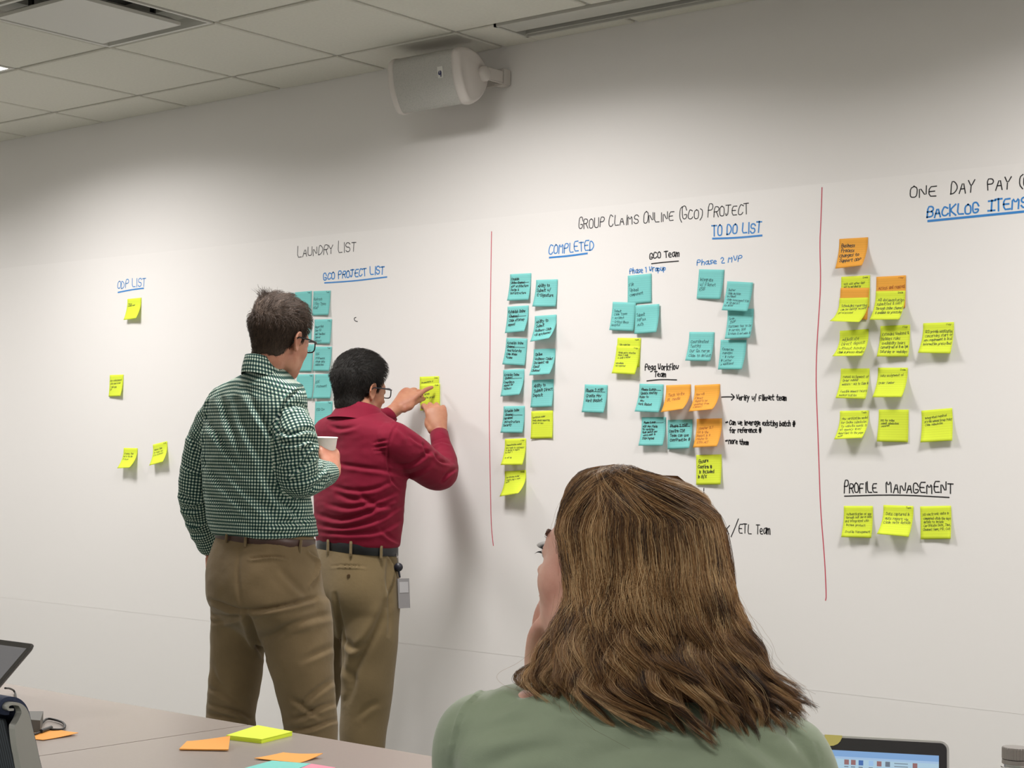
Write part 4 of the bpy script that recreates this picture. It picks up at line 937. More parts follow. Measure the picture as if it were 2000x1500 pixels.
    # trousers
    mb = MB(); trunk(mb, pel, 0, 5, 48); trunk(mb, legL, 0, 5, 36); trunk(mb, legR, 0, 5, 36)
    V, N, F = remesh(mb, .0055, 16)
    V = wobble(V, N, .004, 7, 3, (1, 1, 1.5)); V = wobble(V, N, .0018, 24, 4); N = vnormals(V, F)
    folds = [([(468, 1075), (464, 1120), (468, 1165), (476, 1194)], 4, .003, .1), ([(410, 1172), (430, 1180), (455, 1190), (478, 1192)], 4, .009), ([(476, 1194), (520, 1190), (570, 1180), (615, 1168)], 4.5, .011), ([(412, 1200), (440, 1206), (475, 1200)], 4, .006), ([(480, 1195), (490, 1225), (500, 1255), (517, 1283)], 5, .012),
             ([(412, 1215), (440, 1212), (470, 1206)], 4, .006), ([(520, 1250), (560, 1225), (620, 1205), (648, 1200)], 7, .006), ([(575, 1390), (605, 1360), (640, 1335), (655, 1325)], 6, .007), ([(560, 1405), (590, 1400), (630, 1380), (658, 1372)], 5, .008), ([(560, 1425), (600, 1424), (640, 1410), (660, 1405)], 4, .008), ([(590, 1290), (620, 1275), (650, 1262)], 6, .005), ([(570, 1365), (600, 1385), (625, 1400)], 5, .006),
             ([(408, 1375), (440, 1385), (470, 1392), (492, 1405)], 4, .008), ([(406, 1345), (430, 1352), (465, 1372)], 5, .006), ([(405, 1395), (435, 1400), (465, 1408)], 3.5, .007), ([(412, 1300), (422, 1330), (445, 1350)], 6, .005), ([(545, 1110), (585, 1150), (600, 1165)], 7, .004),
             ([(489, 1091), (515, 1088), (540, 1087), (562, 1091)], 2.2, .006, 1.0), ([(606, 1078), (622, 1092), (624, 1110), (618, 1130), (608, 1146)], 2.4, .008, 1.2)]
    V = creases(V, N, [(f_[0], f_[1], f_[2] * 1.5) + tuple(f_[3:]) for f_ in folds])
    tr = nmesh('trousers', V, F, cloth('khaki_twill_worn', '7c694c', .85, var=.10, big=9), person)
    # belt with loops
    brow = [(1052.5, 423.5, 614.5, 5.20, .79, 0, 2.3)]
    def band(parent, name, m, py0, py1, xl, xr, t, ratio, grow, slope):
        rings = []
        for py, g in ((py0, grow - .001), (py0 + .5, grow + .0015), (py1 - .5, grow + .0015), (py1, grow - .001)):
            rg = rowring((py, xl, xr, t, ratio, 0, 2.3), g, 64); cx = sum(rg, Vector()) / 64
            rings.append([p + Vector((0, 0, -slope * (p - cx).dot(Vector(RT)))) for p in rg])
        inner = [[c_ + (p - c_) * .97 for p in rg for c_ in [sum(rg, Vector()) / 64]] for rg in (rings[-1], rings[0])]
        return MB().loft(rings + inner, cap=False, close=True).build(name, m, parent, True)
    belt = band(person, 'belt', mat('brown_leather', '4b332c', .45, var=.15, vscale=30), 1042, 1060, 420, 616, 5.20, .79, .003, .09)
    for px, py in ((445, 1043), (482, 1049), (588, 1062)):
        c = P(px, py + 2, 5.2); q0 = rowring((py, 420, 616, 5.2, .79, 0, 2.3), .008, 128); b_ = min(q0, key=lambda p: abs(proj(p)[0] - px) + (50 if (p - c).dot(Vector(FW)) > 0 else 0))
        h = .019; r_ = Vector(RT) * .0055; o_ = Vector(-FW) * .003
        MB().tube([b_ + Vector((0, 0, h)), b_ + o_ + Vector((0, 0, h * .6)), b_ + o_ - Vector((0, 0, h * .6)) - r_ * .3, b_ - Vector((0, 0, h * 1.2)) - r_ * .5], .0048, 6).build('belt_loop', bpy.data.materials['khaki_twill_worn'], tr)
    a = P(455, 1690, 5.28); b = P(612, 1700, 5.15)
    ms = mat('brown_shoe_leather', '3c2a20', .4)
    shoe('shoe', (a.x - .03, a.y + .19, 0), (a.x - .01, a.y - .07, 0), ms, person); shoe('shoe', (b.x + .04, b.y + .19, 0), (b.x + .01, b.y - .07, 0), ms, person)
    # cup held in his right hand
    base, top = P(634, 910, 5.305), P(635, 865, 5.305); ax = (top - base).normalized(); x = ax.orthogonal().normalized(); y = ax.cross(x)
    def cr_(s, r_): return [base + ax * s + (x * math.cos(k * math.pi / 16) + y * math.sin(k * math.pi / 16)) * r_ for k in range(32)]
    cup = MB().loft([cr_(0, .0255), cr_(.002, .027), cr_(.055, .034), cr_(.090, .0385)] , cap=False).add(cr_(0, .0255), [tuple(range(32))[::-1]])
    cup = cup.loft([cr_(.0, .001), cr_(.004, .024), cr_(.055, .032), cr_(.090, .0365)], cap=False)
    mf = mat('white_foam', 'eee8e4', .7, var=.02, vscale=200, bump=.2, bscale=500, bdist=.0004, sss=.1)
    c = cup.build('foam_cup', mf, None, True, loc=base); tag(c, 'white foam cup held in the right hand of the man in the gingham shirt', 'cup')
    MB().tube([p for p in cr_(.090, .0385)], .0022, 8, close=True).build('rolled_rim', mf, c, True)
man_checked()

# ------------------------------------------------------------------ man in the crimson shirt
def man_crimson():
    person = empty('person', P(712, 1560, 6.0)); person.location.z = 0
    tag(person, 'standing man in crimson shirt and khaki trousers pressing a note to the wall', 'person')
    M = frame(P(704, 764, 6.02), -6, -3, 3, 1.0)
    torso = [(800, 660, 742, 6.02, .9, -4, 2.1), (812, 640, 758, 6.02, .74, -4, 2.2), (828, 614, 780, 6.01, .58, -4, 2.4), (850, 606, 790, 6.0, .54, -4, 2.6), (890, 606, 796, 6.0, .58, -4, 2.6), (940, 608, 797, 6.0, .64, -4, 2.5), (985, 610, 792, 6.0, .70, -4, 2.4), (1030, 612, 787, 6.0, .74, -4, 2.3), (1052, 614, 785, 6.0, .76, -4, 2.3), (1066, 618, 782, 6.0, .74, -4, 2.3)]
    armR = ppts((765, 860, 5.88, .070), (800, 885, 5.93, .072), (835, 912, 5.99, .068), (858, 924, 6.05, .064), (866, 905, 6.11, .055), (862, 872, 6.17, .038), (858, 850, 6.21, .030))
    armL = ppts((640, 858, 6.10, .066), (670, 880, 6.20, .062), (705, 880, 6.30, .056), (735, 845, 6.30, .046), (757, 812, 6.28, .034))
    pel = [(1062, 620, 776, 6.0, .76, -4, 2.3), (1085, 614, 778, 6.0, .79, -4, 2.3), (1120, 612, 781, 5.99, .82, -4, 2.3), (1160, 612, 781, 5.98, .82, -4, 2.3), (1200, 620, 776, 5.98, .66, -4, 2.3), (1226, 638, 756, 5.98, .5, -4, 2.2), (1246, 655, 720, 5.98, .4, -4, 2.1)]
    legR = [(1175, 672, 781, 5.94, 1.1, 0, 2.2), (1230, 668, 779, 5.94, 1.1, 0, 2.2), (1290, 668, 774, 5.95, 1.05, 0, 2.1), (1345, 667, 768, 5.95, 1.05, 0, 2.1), (1400, 664, 760, 5.96, 1.05, 0, 2.1), (1455, 663, 752, 5.96, 1.05, 0, 2.1), (1530, 668, 746, 5.97, 1.1, 0, 2.1)]
    legL = [(1175, 612, 690, 6.06, 1.1, 0, 2.2), (1230, 606, 678, 6.08, 1.1, 0, 2.2), (1290, 596, 671, 6.10, 1.05, 0, 2.1), (1345, 585, 667, 6.12, 1.05, 0, 2.1), (1400, 578, 654, 6.14, 1.05, 0, 2.1), (1455, 574, 646, 6.15, 1.05, 0, 2.1), (1520, 574, 640, 6.16, 1.1, 0, 2.1)]
    mb = MB(); G_, D_ = add_head(mb, M)
    limb(mb, [(M @ Vector((0, -.022, .085)), .060), (P(702, 795, 6.0), .062), (P(697, 815, 6.0), .066)], 24)
    trunk(mb, torso, -.026, 2, 32); trunk(mb, pel[:-3], -.03, 2, 32); trunk(mb, legL, -.025, 2, 24); trunk(mb, legR, -.02, 2, 24)
    limb(mb, [(p, r_ - .014) for p, r_ in armR[:-2]] + [(P(861, 866, 6.19), .030), (P(857, 838, 6.24), .0265)]); limb(mb, [(p, r_ - .014) for p, r_ in armL[:-1]] + [(P(760, 810, 6.285), .028), (P(774, 799, 6.30), .026)])
    # right hand: knuckles up, fingertips pinching the lower edge of the note
    hand(mb, P(859, 844, 6.225), P(850, 798, 6.25) - P(859, 844, 6.225), Vector(-FW) + Vector((.35, 0, .25)), side=1, curls=[(30, 45, 20), (38, 55, 35), (42, 60, 40), (46, 62, 40)], thumb=((20, 38), 8, 10), s=1.02, length=.9)
    # left hand: index finger reaching to the middle of the note, thumb below
    hand(mb, P(774, 796, 6.30), P(806, 764, 6.345) - P(774, 796, 6.30), Vector(-FW) + Vector((-.35, 0, .55)), side=-1, curls=[(4, 10, 10), (30, 65, 35), (32, 60, 35), (36, 55, 35)], thumb=((-2, 12), 3, 12), s=1.0)
    V, N, F = remesh(mb, .0042, 2)
    body = nmesh('body', V, F, skin('skin_tan', 'b98266'), person)
    short_hair(G_, D_, M, mat('short_black_hair', '15120f', .75, var=.2, vscale=60, bump=.5, bscale=300, stretch=(1, 1, .25)), hairmat('black_strand', '0c0a09', '231d19'), person, .020, .011, 12, 7000,
               extra=lambda g: .016 * np.exp(-((g[..., 1] - .085) ** 2) / .0006) , comb=(.2, .9), nape=.018)
    glasses(M, person, mat('dark_grey_metal', '3d3d46', .3, metal=.4), bpy.data.materials['spectacle_lens'], w_=.069)
    eyes(M, person)
    mb = MB(); trunk(mb, torso, 0, 5, 48); limb(mb, armL, 26); limb(mb, armR, 28)
    V, N, F = remesh(mb, .005, 5)
    V = wobble(V, N, .003, 8, 5, (1, 1, 2.2)); V = wobble(V, N, .0015, 24, 6, (1, 1, 2)); N = vnormals(V, F)
    folds = [([(778, 826), (764, 850), (757, 890), (764, 935), (782, 955)], 2.2, .004), ([(762, 905), (800, 908), (835, 885), (850, 878)], 4, .006), ([(765, 920), (800, 928), (840, 910)], 4, .004), ([(828, 866), (832, 880), (842, 888)], 3, .006), ([(848, 884), (860, 900), (880, 905)], 3, .006), ([(862, 940), (875, 925), (892, 915)], 3, .006), ([(800, 850), (815, 862), (828, 870)], 3, .004),
             ([(728, 866), (742, 862), (758, 860)], 2.2, .004), ([(728, 874), (745, 871), (758, 869)], 2.2, .004), ([(730, 881), (742, 880), (756, 878)], 2, .003), ([(655, 905), (700, 912), (745, 918), (770, 925)], 4, .0045), ([(650, 950), (690, 958), (730, 955), (765, 940)], 4, .005),
             ([(640, 985), (680, 992), (730, 980), (775, 960)], 4.5, .006), ([(622, 1005), (665, 1015), (715, 1002), (770, 975)], 4.5, .007), ([(620, 1025), (670, 1030), (730, 1018), (780, 990)], 4, .006), ([(625, 1040), (680, 1042), (740, 1038), (785, 1015)], 4, .005), ([(700, 960), (730, 985), (770, 990)], 5, .005), ([(660, 965), (690, 975), (725, 972)], 5, .005), ([(745, 1035), (765, 1050), (782, 1058)], 4, .005),
             ([(645, 832), (665, 838), (695, 832)], 4, .005), ([(760, 822), (790, 845), (800, 862)], 5, .003), ([(842, 846), (856, 842), (872, 847)], 1.6, .003, 1.0), ([(846, 868), (862, 862), (880, 868)], 2, .003)]
    V = creases(V, N, [(f_[0], f_[1], f_[2] * 1.5) + tuple(f_[3:]) for f_ in folds])
    shirt = nmesh('shirt', V, F, cloth('crimson_poplin', '7c0f2c', .8, var=.06, big=10, sheen=.04, wb=.15), person)
    cm = bpy.data.materials['crimson_poplin']; cr = []
    for j, (py, xl, xr, g) in enumerate(((815, 640, 758, .005), (806, 650, 752, .006), (794, 658, 747, .004), (784, 662, 743, .001), (783, 664, 741, -.004), (795, 662, 743, -.006), (812, 655, 748, -.008))):
        rg = rowring((py, xl, xr, 6.01, .92, -4, 2.1), g, 48); yb = rg[36].y
        cr.append([p + Vector((0, 0, -.24 * max(0, p.y - yb))) for p in rg])
    MB().loft(cr, cap=False).build('collar', cm, person, True)
    for keys, nm in ((armR, 'cuff'), (armL, 'cuff')):
        (a, ra), (b, rb) = keys[-2], keys[-1]; d = (b - a).normalized(); lo = b - d * .055
        MB().tube([lo, lo + d * .003, b + d * .006, b + d * .009, b + d * .006, b - d * .01], [rb + .0045, rb + .0065, rb + .0045, rb + .002, rb - .001, rb - .003], 28, cap=False).build(nm, cm, person, True)
    mb = MB(); trunk(mb, pel, 0, 5, 48); trunk(mb, legL, 0, 5, 36); trunk(mb, legR, 0, 5, 36)
    V, N, F = remesh(mb, .0055, 16)
    V = wobble(V, N, .003, 7, 7, (1, 1, 1.5)); N = vnormals(V, F)
    folds = [([(760, 1090), (756, 1130), (762, 1180), (760, 1240)], 4, .005), ([(755, 1180), (735, 1230), (700, 1290), (680, 1345)], 9, .010), ([(665, 1245), (690, 1265), (710, 1255)], 6, .007), ([(668, 1300), (690, 1330), (678, 1370)], 7, .005), ([(646, 1106), (680, 1105), (716, 1108)], 1.5, .0035, 1.0), ([(755, 1080), (768, 1100), (770, 1125), (760, 1165)], 2, .006, 1), ([(700, 1400), (720, 1380), (740, 1372)], 6, .004), ([(655, 1160), (662, 1200), (668, 1240), (670, 1300)], 4, .008)]
    V = creases(V, N, [(f_[0], f_[1], f_[2] * 1.5) + tuple(f_[3:]) for f_ in folds])
    tr = nmesh('trousers', V, F, cloth('khaki_twill_smooth', '776648', .85, var=.08, big=8), person)
    rings = []
    for py, g in ((1052, .002), (1053, .005), (1077, .005), (1078, .002)):
        rg = rowring((py, 618, 777, 6.0, .76, -4, 2.3), g, 64); cx = sum(rg, Vector()) / 64
        rings.append([p + Vector((0, 0, -.07 * (p - cx).dot(Vector(RT)))) for p in rg])
    rings += [[c_ + (p - c_) * .97 for p in rg for c_ in [sum(rg, Vector()) / 64]] for rg in (rings[-1], rings[0])]
    MB().loft(rings, cap=False, close=True).build('belt', mat('black_leather', '1b1c20', .35, var=.15, vscale=40), person, True)
    for px, py in ((641, 1066), (685, 1067), (745, 1075)):
        q0 = rowring((py, 618, 777, 6.0, .76, -4, 2.3), .009, 128); b_ = min(q0, key=lambda p: abs(proj(p)[0] - px) + (50 if (p - P(700, py, 6.0)).dot(Vector(FW)) > 0 else 0)); h = .024; o_ = Vector(-FW) * .003
        MB().tube([b_ + Vector((0, 0, h)), b_ + o_ + Vector((0, 0, h * .7)), b_ + o_ - Vector((0, 0, h * .7)), b_ - Vector((0, 0, h * 1.1))], .0052, 6).build('belt_loop', bpy.data.materials['khaki_twill_smooth'], tr)
    q0 = rowring((1119, 612, 781, 5.99, .82, -4, 2.3), .002, 128); b_ = min(q0, key=lambda p: abs(proj(p)[0] - 679) + (50 if (p - P(700, 1119, 6.0)).dot(Vector(FW)) > 0 else 0))
    MB().tube([b_ - Vector(-FW) * .002, b_ + Vector(-FW) * .003], [.0065, .0055], 14).build('pocket_button', mat('horn_button', '4d3b24', .4), tr)
    a = P(612, 1525, 6.16); b = P(707, 1535, 5.97); ms = mat('black_shoe_leather', '201c1a', .35)
    shoe('shoe', (a.x - .03, a.y + .17, 0), (a.x - .01, a.y - .08, 0), ms, person); shoe('shoe', (b.x + .03, b.y + .19, 0), (b.x, b.y - .08, 0), ms, person)
    # access badge on a reel, clipped to his belt
    c = P(774, 1098, 5.93); badge = empty('access_badge', c); tag(badge, 'white access badge hanging from a dark reel on the black belt', 'badge')
    mdk = mat('reel_plastic', '23232d', .4); mw = mat('badge_card', '8f8c8e', .35)
    MB().tube([P(773, 1078, 5.94), P(776, 1090, 5.92), P(777, 1100, 5.92)], .0018, 6).build('clip_wire', mat('clip_steel', 'b5b5b5', .25, metal=1), badge)
    MB().tube([P(778, 1108, 5.922) - Vector(-FW) * .006, P(778, 1108, 5.922) + Vector(-FW) * .006], [.016, .015], 20).build('reel', mdk, badge, True)
    MB().tube([P(779, 1116, 5.92), P(781, 1128, 5.92)], .0035, 8).build('strap', mdk, badge)
    p0 = P(782, 1130, 5.92); u_ = Vector((.25, .97, 0)); dn = Vector((.03, .05, -1)); wn = Vector((.97, -.25, 0)) * .0012
    v = [p0 - u_ * .012, p0 + u_ * .036, p0 + u_ * .036 + dn * .105, p0 - u_ * .012 + dn * .105]; v = [k - wn for k in v] + [k + wn for k in v]
    MB().add(v, [(3, 2, 1, 0), (4, 5, 6, 7), (0, 1, 5, 4), (1, 2, 6, 5), (2, 3, 7, 6), (3, 0, 4, 7)]).build('card', mw, badge)
    v = [p0 - u_ * .006 + dn * .012, p0 + u_ * .030 + dn * .012, p0 + u_ * .030 + dn * .05, p0 - u_ * .006 + dn * .05]; v = [k + wn * 1.3 for k in v] + [k + wn * 1.8 for k in v]
    MB().add(v, [(4, 5, 6, 7), (0, 1, 5, 4), (1, 2, 6, 5), (2, 3, 7, 6), (3, 0, 4, 7)]).build('printed_photo', mat('badge_print', 'b5b3b6', .4), badge)
man_crimson()
note('y', [(816.7, 736), (860.7, 734.5), (818, 790), (864, 792)], 'Documentation of', 'yellow note pressed on the wall under the fingers of the man in crimson', 'notes held by the man in crimson')
note('y', [(819.3, 751.3), (860.7, 748.5), (822, 793), (869, 792)], '|A driven|will give proof', 'second yellow note, stuck over the one the man in crimson is pressing', 'notes held by the man in crimson', layer=1, tsize=.13)
# ------------------------------------------------------------------ seated woman in front
def woman():
    T0 = 1.82
    person = empty('person', P(1235, 2300, T0)); person.location.z = 0
    tag(person, 'seated woman in a sage green blouse with wavy auburn hair, hand on her mouth', 'person')
    M = frame(P(1197, 1124, T0), 39.6 + 46, 15, 2, .91)
    YW = 33
    torso = [(1318, 1150, 1290, T0, .95, YW, 2.1), (1332, 1062, 1352, T0, .62, YW, 2.3), (1346, 990, 1420, T0, .52, YW, 2.5), (1366, 950, 1478, T0, .47, YW, 2.6), (1392, 922, 1520, T0, .46, YW, 2.7), (1425, 900, 1558, T0, .47, YW, 2.7), (1470, 890, 1580, T0, .50, YW, 2.6), (1520, 890, 1588, T0, .54, YW, 2.5), (1640, 915, 1560, T0, .58, YW, 2.4), (1800, 940, 1540, T0, .60, YW, 2.3), (2000, 915, 1560, T0, .62, YW, 2.3), (2200, 880, 1590, T0, .66, YW, 2.3), (2330, 880, 1590, T0, .68, YW, 2.4)]
    armL = [(P(*k[:3]), k[3]) for k in ((945, 1428, 1.84, .045), (925, 1450, 1.86, .046), (913, 1520, 1.88, .043), (908, 1640, 1.94, .041), (925, 1760, 2.02, .040), (975, 1600, 2.06, .034), (1034, 1425, 2.02, .028), (1054, 1358, 1.965, .026))]
    armR = [(P(*k[:3]), k[3]) for k in ((1535, 1475, 1.80, .046), (1558, 1510, 1.80, .044), (1590, 1660, 1.83, .042), (1592, 1750, 1.84, .040), (1560, 1790, 1.90, .034), (1505, 1800, 1.97, .028))]
    mb = MB(); G_, D_ = add_head(mb, M, True, False)
    limb(mb, [(M @ Vector((0, -.02, .08)), .048), (P(1222, 1290, T0), .048), (P(1222, 1345, T0), .055)], 24)
    trunk(mb, torso, -.014, 2, 32)
    limb(mb, [(p, r_ - .010) for p, r_ in armL[:-1]] + [(P(1057, 1350, 1.96), .024)]); limb(mb, [(p, r_ - .010) for p, r_ in armR[:-1]] + [(P(1498, 1802, 1.985), .022)])
    hip = P(1235, 2300, T0); f = Vector((-math.sin(R(5)), math.cos(R(5)), 0)); s_ = Vector((f.y, -f.x, 0))
    legs = []
    for k in (-1, 1):
        h0 = Vector((hip.x, hip.y, .53)) + s_ * .09 * k; kn = h0 + f * .40 + s_ * .04 * k; kn.z = .52; an = kn + f * .03; an.z = .09
        legs.append([(h0, .088), (h0.lerp(kn, .5), .078), (kn, .060), (kn.lerp(an, .35), .055), (an, .036)]); limb(mb, [(p, r_ - .008) for p, r_ in legs[-1]])
    hand(mb, P(1057, 1345, 1.955), P(1056, 1245, 1.905) - P(1057, 1345, 1.955), -Vector(RT) + Vector(FW) * .5, side=-1, curls=[(4, 8, 8), (2, 6, 8), (4, 8, 8), (8, 12, 10)], thumb=((-30, 20), 8, 10), s=.88, spread=.5)
    hand(mb, P(1494, 1803, 1.99), P(1440, 1785, 2.06) - P(1494, 1803, 1.99), Vector((0, 0, 1)), side=1, curls=[(15, 20, 15)] * 4, s=.86)
    V, N, F = remesh(mb, .0034, 3)
    nmesh('body', V, F, skin('skin_rosy', 'e9b8a5'), person)
    eyes(M, person, '4a5a66')
    # lashes and brow of the visible eye
    ml = mat('lash', '1c1a1c', .6); L = []
    for sd in (-1, 1):
        for z0, n, up in ((.1195, 16, 1), (.110, 10, -1)):
            for i in range(n):
                a = i / (n - 1); x = sd * (.020 + .024 * a); y = .0895 - .010 * a ** 2; b0 = Vector((x, y, z0 - .002 * a * up)); tip = b0 + Vector((sd * (.001 + .004 * a), .007, .003 * up))
                L.append([M @ b0, M @ (b0.lerp(tip, .5) + Vector((0, .002, -.001 * up))), M @ tip])
    strands('eyelashes', np.array([[tuple(p) for p in l] for l in L]), np.array([[.0003, .0002, .0001]]), np.zeros(len(L)), ml, person)
    B_ = []; rng = np.random.default_rng(3)
    for sd in (-1, 1):
        for i in range(90):
            a = rng.uniform(0, 1); b0 = Vector((sd * (.014 + .036 * a), .0885 - .016 * a ** 2, .133 + .005 * math.sin(a * 2.6) + rng.uniform(-.0025, .0025))); tip = b0 + Vector((sd * .006, -.001, .002)); B_.append([M @ b0, M @ tip])
    strands('eyebrow', np.array([[tuple(p) for p in l] for l in B_]), np.array([[.0004, .0002]]), np.zeros(len(B_)), mat('brow_hair', '6b4a35', .6), person)
    # fingernails of the raised hand
    # ---- hair: an inner volume and many real strands falling in locks
    prof = np.array([(911, 1196, 1256, .025), (913, 1172, 1284, .045), (918, 1150, 1308, .062), (927, 1132, 1332, .075), (940, 1119, 1350, .086), (958, 1109, 1365, .094), (985, 1100, 1385, .099), (1004, 1096, 1400, .101), (1040, 1087, 1412, .103), (1111, 1100, 1424, .102), (1161, 1106, 1432, .100), (1198, 1094, 1440, .099), (1244, 1080, 1458, .098), (1293, 1064, 1485, .098), (1320, 1040, 1503, .099), (1345, 1046, 1518, .100), (1375, 1085, 1520, .097), (1405, 1150, 1505, .09), (1430, 1200, 1480, .085)], float)
    e1 = Vector((RT[0], RT[1], 0)).normalized(); e2 = Vector((FW[0], FW[1], 0)).normalized()
    e1n, e2n = np.array(e1), np.array(e2)
    def hull(py, beta, rho):
        l = np.interp(py, prof[:, 0], prof[:, 1]); r_ = np.interp(py, prof[:, 0], prof[:, 2]); d = np.interp(py, prof[:, 0], prof[:, 3])
        cx = (l + r_) / 2; hw = (r_ - l) / 2
        tt = T0 - .012 + 0 * py; rx = (cx - 1000) / F_PX; ry = (py - 750) / F_PX
        C0 = CAM + (FW + RT * rx[..., None] - UP * ry[..., None]) * tt[..., None]
        return C0 + e1n * (rho * hw * tt / F_PX * np.sin(beta))[..., None] - e2n * (rho * d * .92 * np.cos(beta))[..., None]
    nb = 72; py_ = np.concatenate([np.linspace(928, 990, 14), np.linspace(1000, 1352, 30)]); be = np.linspace(-np.pi, np.pi, nb, endpoint=False)
    PP, BB = np.meshgrid(py_, be, indexing='ij'); open_ = np.exp(-(((np.degrees(BB) + 132 + 180) % 360 - 180) / 42) ** 4) * np.clip((PP - 985) / 40, 0, 1)
    lowr = np.clip((PP - 1330) / 30, 0, 1)
    S_ = hull(PP, BB, .90 - .42 * open_ - .10 * lowr); Vh = S_.reshape(-1, 3)
    cap = obj('hair', Vh, grid_faces(len(py_), nb), mat('auburn_hair', '4a3220', 1.0, spec=0, var=.35, vscale=30, bump=1, bscale=120, bdist=.004, stretch=(1, 1, .08)), person, True)
    rng = np.random.default_rng(77); NL = 250; NS = 21000; K = 30
    lb = rng.uniform(-86, 178, NL); lb[:190] = rng.uniform(-84, 95, 190); ltint = np.clip(rng.normal(.46, .26, NL), 0, 1); lph = rng.uniform(0, 2 * np.pi, NL); lam = rng.uniform(.5, 1.5, NL); lrho = rng.uniform(.90, 1.015, NL); lst = rng.uniform(0, 1, NL); lfreq = rng.uniform(.8, 1.35, NL); llen = rng.normal(0, 12, NL); HO = np.interp(lb, np.linspace(-90, 180, 28), rng.normal(0, 22, 28))
    lk = rng.integers(0, NL, NS); s = np.linspace(0, 1, K)[None]; bl = lb[lk][:, None]
    # tips hang to a ragged hem that drops to the right
    hem = np.interp(lb, [-90, -60, -35, -10, 15, 40, 62, 80, 100, 180], [1318, 1330, 1345, 1376, 1392, 1374, 1398, 1380, 1370, 1350]) + llen
    start = 910 + 40 * rng.uniform(0, 1, NS) ** 1.5 + np.where(lst[lk] > .72, rng.uniform(20, 200, NS), 0); end = hem[lk] + rng.normal(0, 8, NS) + HO[lk]
    py = start[:, None] + (end - start)[:, None] * (s ** 1.15)
    spread = rng.normal(0, 1, NS)[:, None] * (3.0 + 4.5 * np.sin(np.pi * np.clip(s, 0, 1)) - 2.0 * s) 
    # hair sweeps from a parting on the upper left; the angle settles as it falls
    part = (-28.0 + 17 * rng.normal(0, 1, NL)[lk])[:, None]; settle = np.clip((py - 914) / 95, 0, 1) ** .7
    drift = 7 * np.sin(lph[lk])[:, None] * s
    bdeg = part + (bl - part) * settle + spread * (.6 + .4 * settle) + drift
    # left side hair sweeps forward over the cheek, then back under
    wav = np.clip((py - 1060) / 270, 0, 1) ** 1.2; phase = lph[lk][:, None] + 2 * np.pi * lfreq[lk][:, None] * (py - 1000) / 165
    bdeg += -15 * np.clip((py - 1060) / 280, 0, 1) * np.exp(-((bl + 25) / 50) ** 2) + wav * 9.0 * lam[lk][:, None] * np.sin(phase)
    rho = lrho[lk][:, None] + rng.normal(0, .012, NS)[:, None] + wav * .085 * lam[lk][:, None] * np.cos(phase + .6) + .02 * np.sin(bl * .35 + py / 40)
    rho = rho - .06 * np.clip((s - .85) / .15, 0, 1) * np.cos(lph[lk])[:, None]
    nbg = 2600; lfb = rng.integers(0, 40, nbg); bb = rng.uniform(-140, -88, 40)[lfb] + rng.normal(0, 2, nbg); sw = np.clip((py[:nbg] - 945) / 105, 0, 1); sw = sw * sw * (3 - 2 * sw)
    tgt = -70 - 8 * rng.uniform(0, 1, nbg); pin = np.clip((py[:nbg] - 911) / 30, 0, 1)
    bdeg[:nbg] = (-60 + (bb[:, None] + 60) * pin) * (1 - sw) + (tgt[:, None] + 5 * np.sin(lfb[:, None] + py[:nbg] / 28)) * sw; rho[:nbg] = 1.0 + rng.normal(0, .012, (nbg, 1)) - .01 * sw
    # lower down the hair gathers into separate clumps with ragged tips
    NC = 30; cc_ = np.concatenate([np.linspace(-84, 112, 22), np.linspace(122, 178, 8)]) + rng.normal(0, 2.5, NC); cl = np.abs(lb[:, None] - cc_[None]).argmin(1)[lk]
    cph = rng.uniform(0, 2 * np.pi, NC)[cl][:, None]; cam_ = rng.uniform(.5, 1.4, NC)[cl][:, None]; crho = rng.normal(0, .035, NC)[cl][:, None]; g_ = np.clip((py - 1170) / 190, 0, 1) ** 1.2
    g_[:2600] *= 0
    bdeg = bdeg + (cc_[cl][:, None] + 7 * cam_ * np.sin(cph + (py - 1170) / 34) - bdeg) * .72 * g_; rho = rho + (crho + .05 * cam_ * np.cos(cph + (py - 1170) / 34)) * g_
    pts = hull(py, np.radians(bdeg), rho)
    # tips flick: to the left at the jaw, to the right along the hem
    fl = np.clip((py - 1285) / 90, 0, 1) ** 2; side_ = np.where(bl < -30, -1.0, np.where(bl > 50, .9, .55)) * (0.5 + .5 * lam[lk][:, None])
    pts = pts + e1n * (fl * side_ * np.where(bl < -30, .010, .022))[..., None] + np.array([0, 0, 1.0]) * (fl * np.abs(side_) * .010 * np.sin(lph[lk])[:, None])[..., None]
    pts += rng.normal(0, .0007, (NS, 1, 3)) + rng.normal(0, .00025, pts.shape)
    side_t = np.clip((bdeg - 20) / 70, 0, 1); low = np.clip((py - 1180) / 180, 0, 1)
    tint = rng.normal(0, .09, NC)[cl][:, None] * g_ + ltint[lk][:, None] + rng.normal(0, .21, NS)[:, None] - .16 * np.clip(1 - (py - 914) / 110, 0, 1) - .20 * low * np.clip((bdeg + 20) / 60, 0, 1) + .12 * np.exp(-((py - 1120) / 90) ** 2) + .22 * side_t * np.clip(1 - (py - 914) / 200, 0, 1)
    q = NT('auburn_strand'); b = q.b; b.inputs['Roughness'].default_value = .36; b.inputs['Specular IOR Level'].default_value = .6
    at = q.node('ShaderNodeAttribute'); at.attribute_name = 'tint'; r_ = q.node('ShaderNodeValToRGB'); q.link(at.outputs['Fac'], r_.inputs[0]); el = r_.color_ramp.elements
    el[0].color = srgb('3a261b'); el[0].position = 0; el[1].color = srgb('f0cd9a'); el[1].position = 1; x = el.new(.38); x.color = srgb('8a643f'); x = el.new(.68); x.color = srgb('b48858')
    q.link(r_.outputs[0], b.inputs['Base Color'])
    strands('hair_strands', pts, (np.interp(s[0], [0, .1, .7, 1], [.00013, .00017, .00016, .00006]))[None], np.clip(tint, 0, 1), q.m, cap)
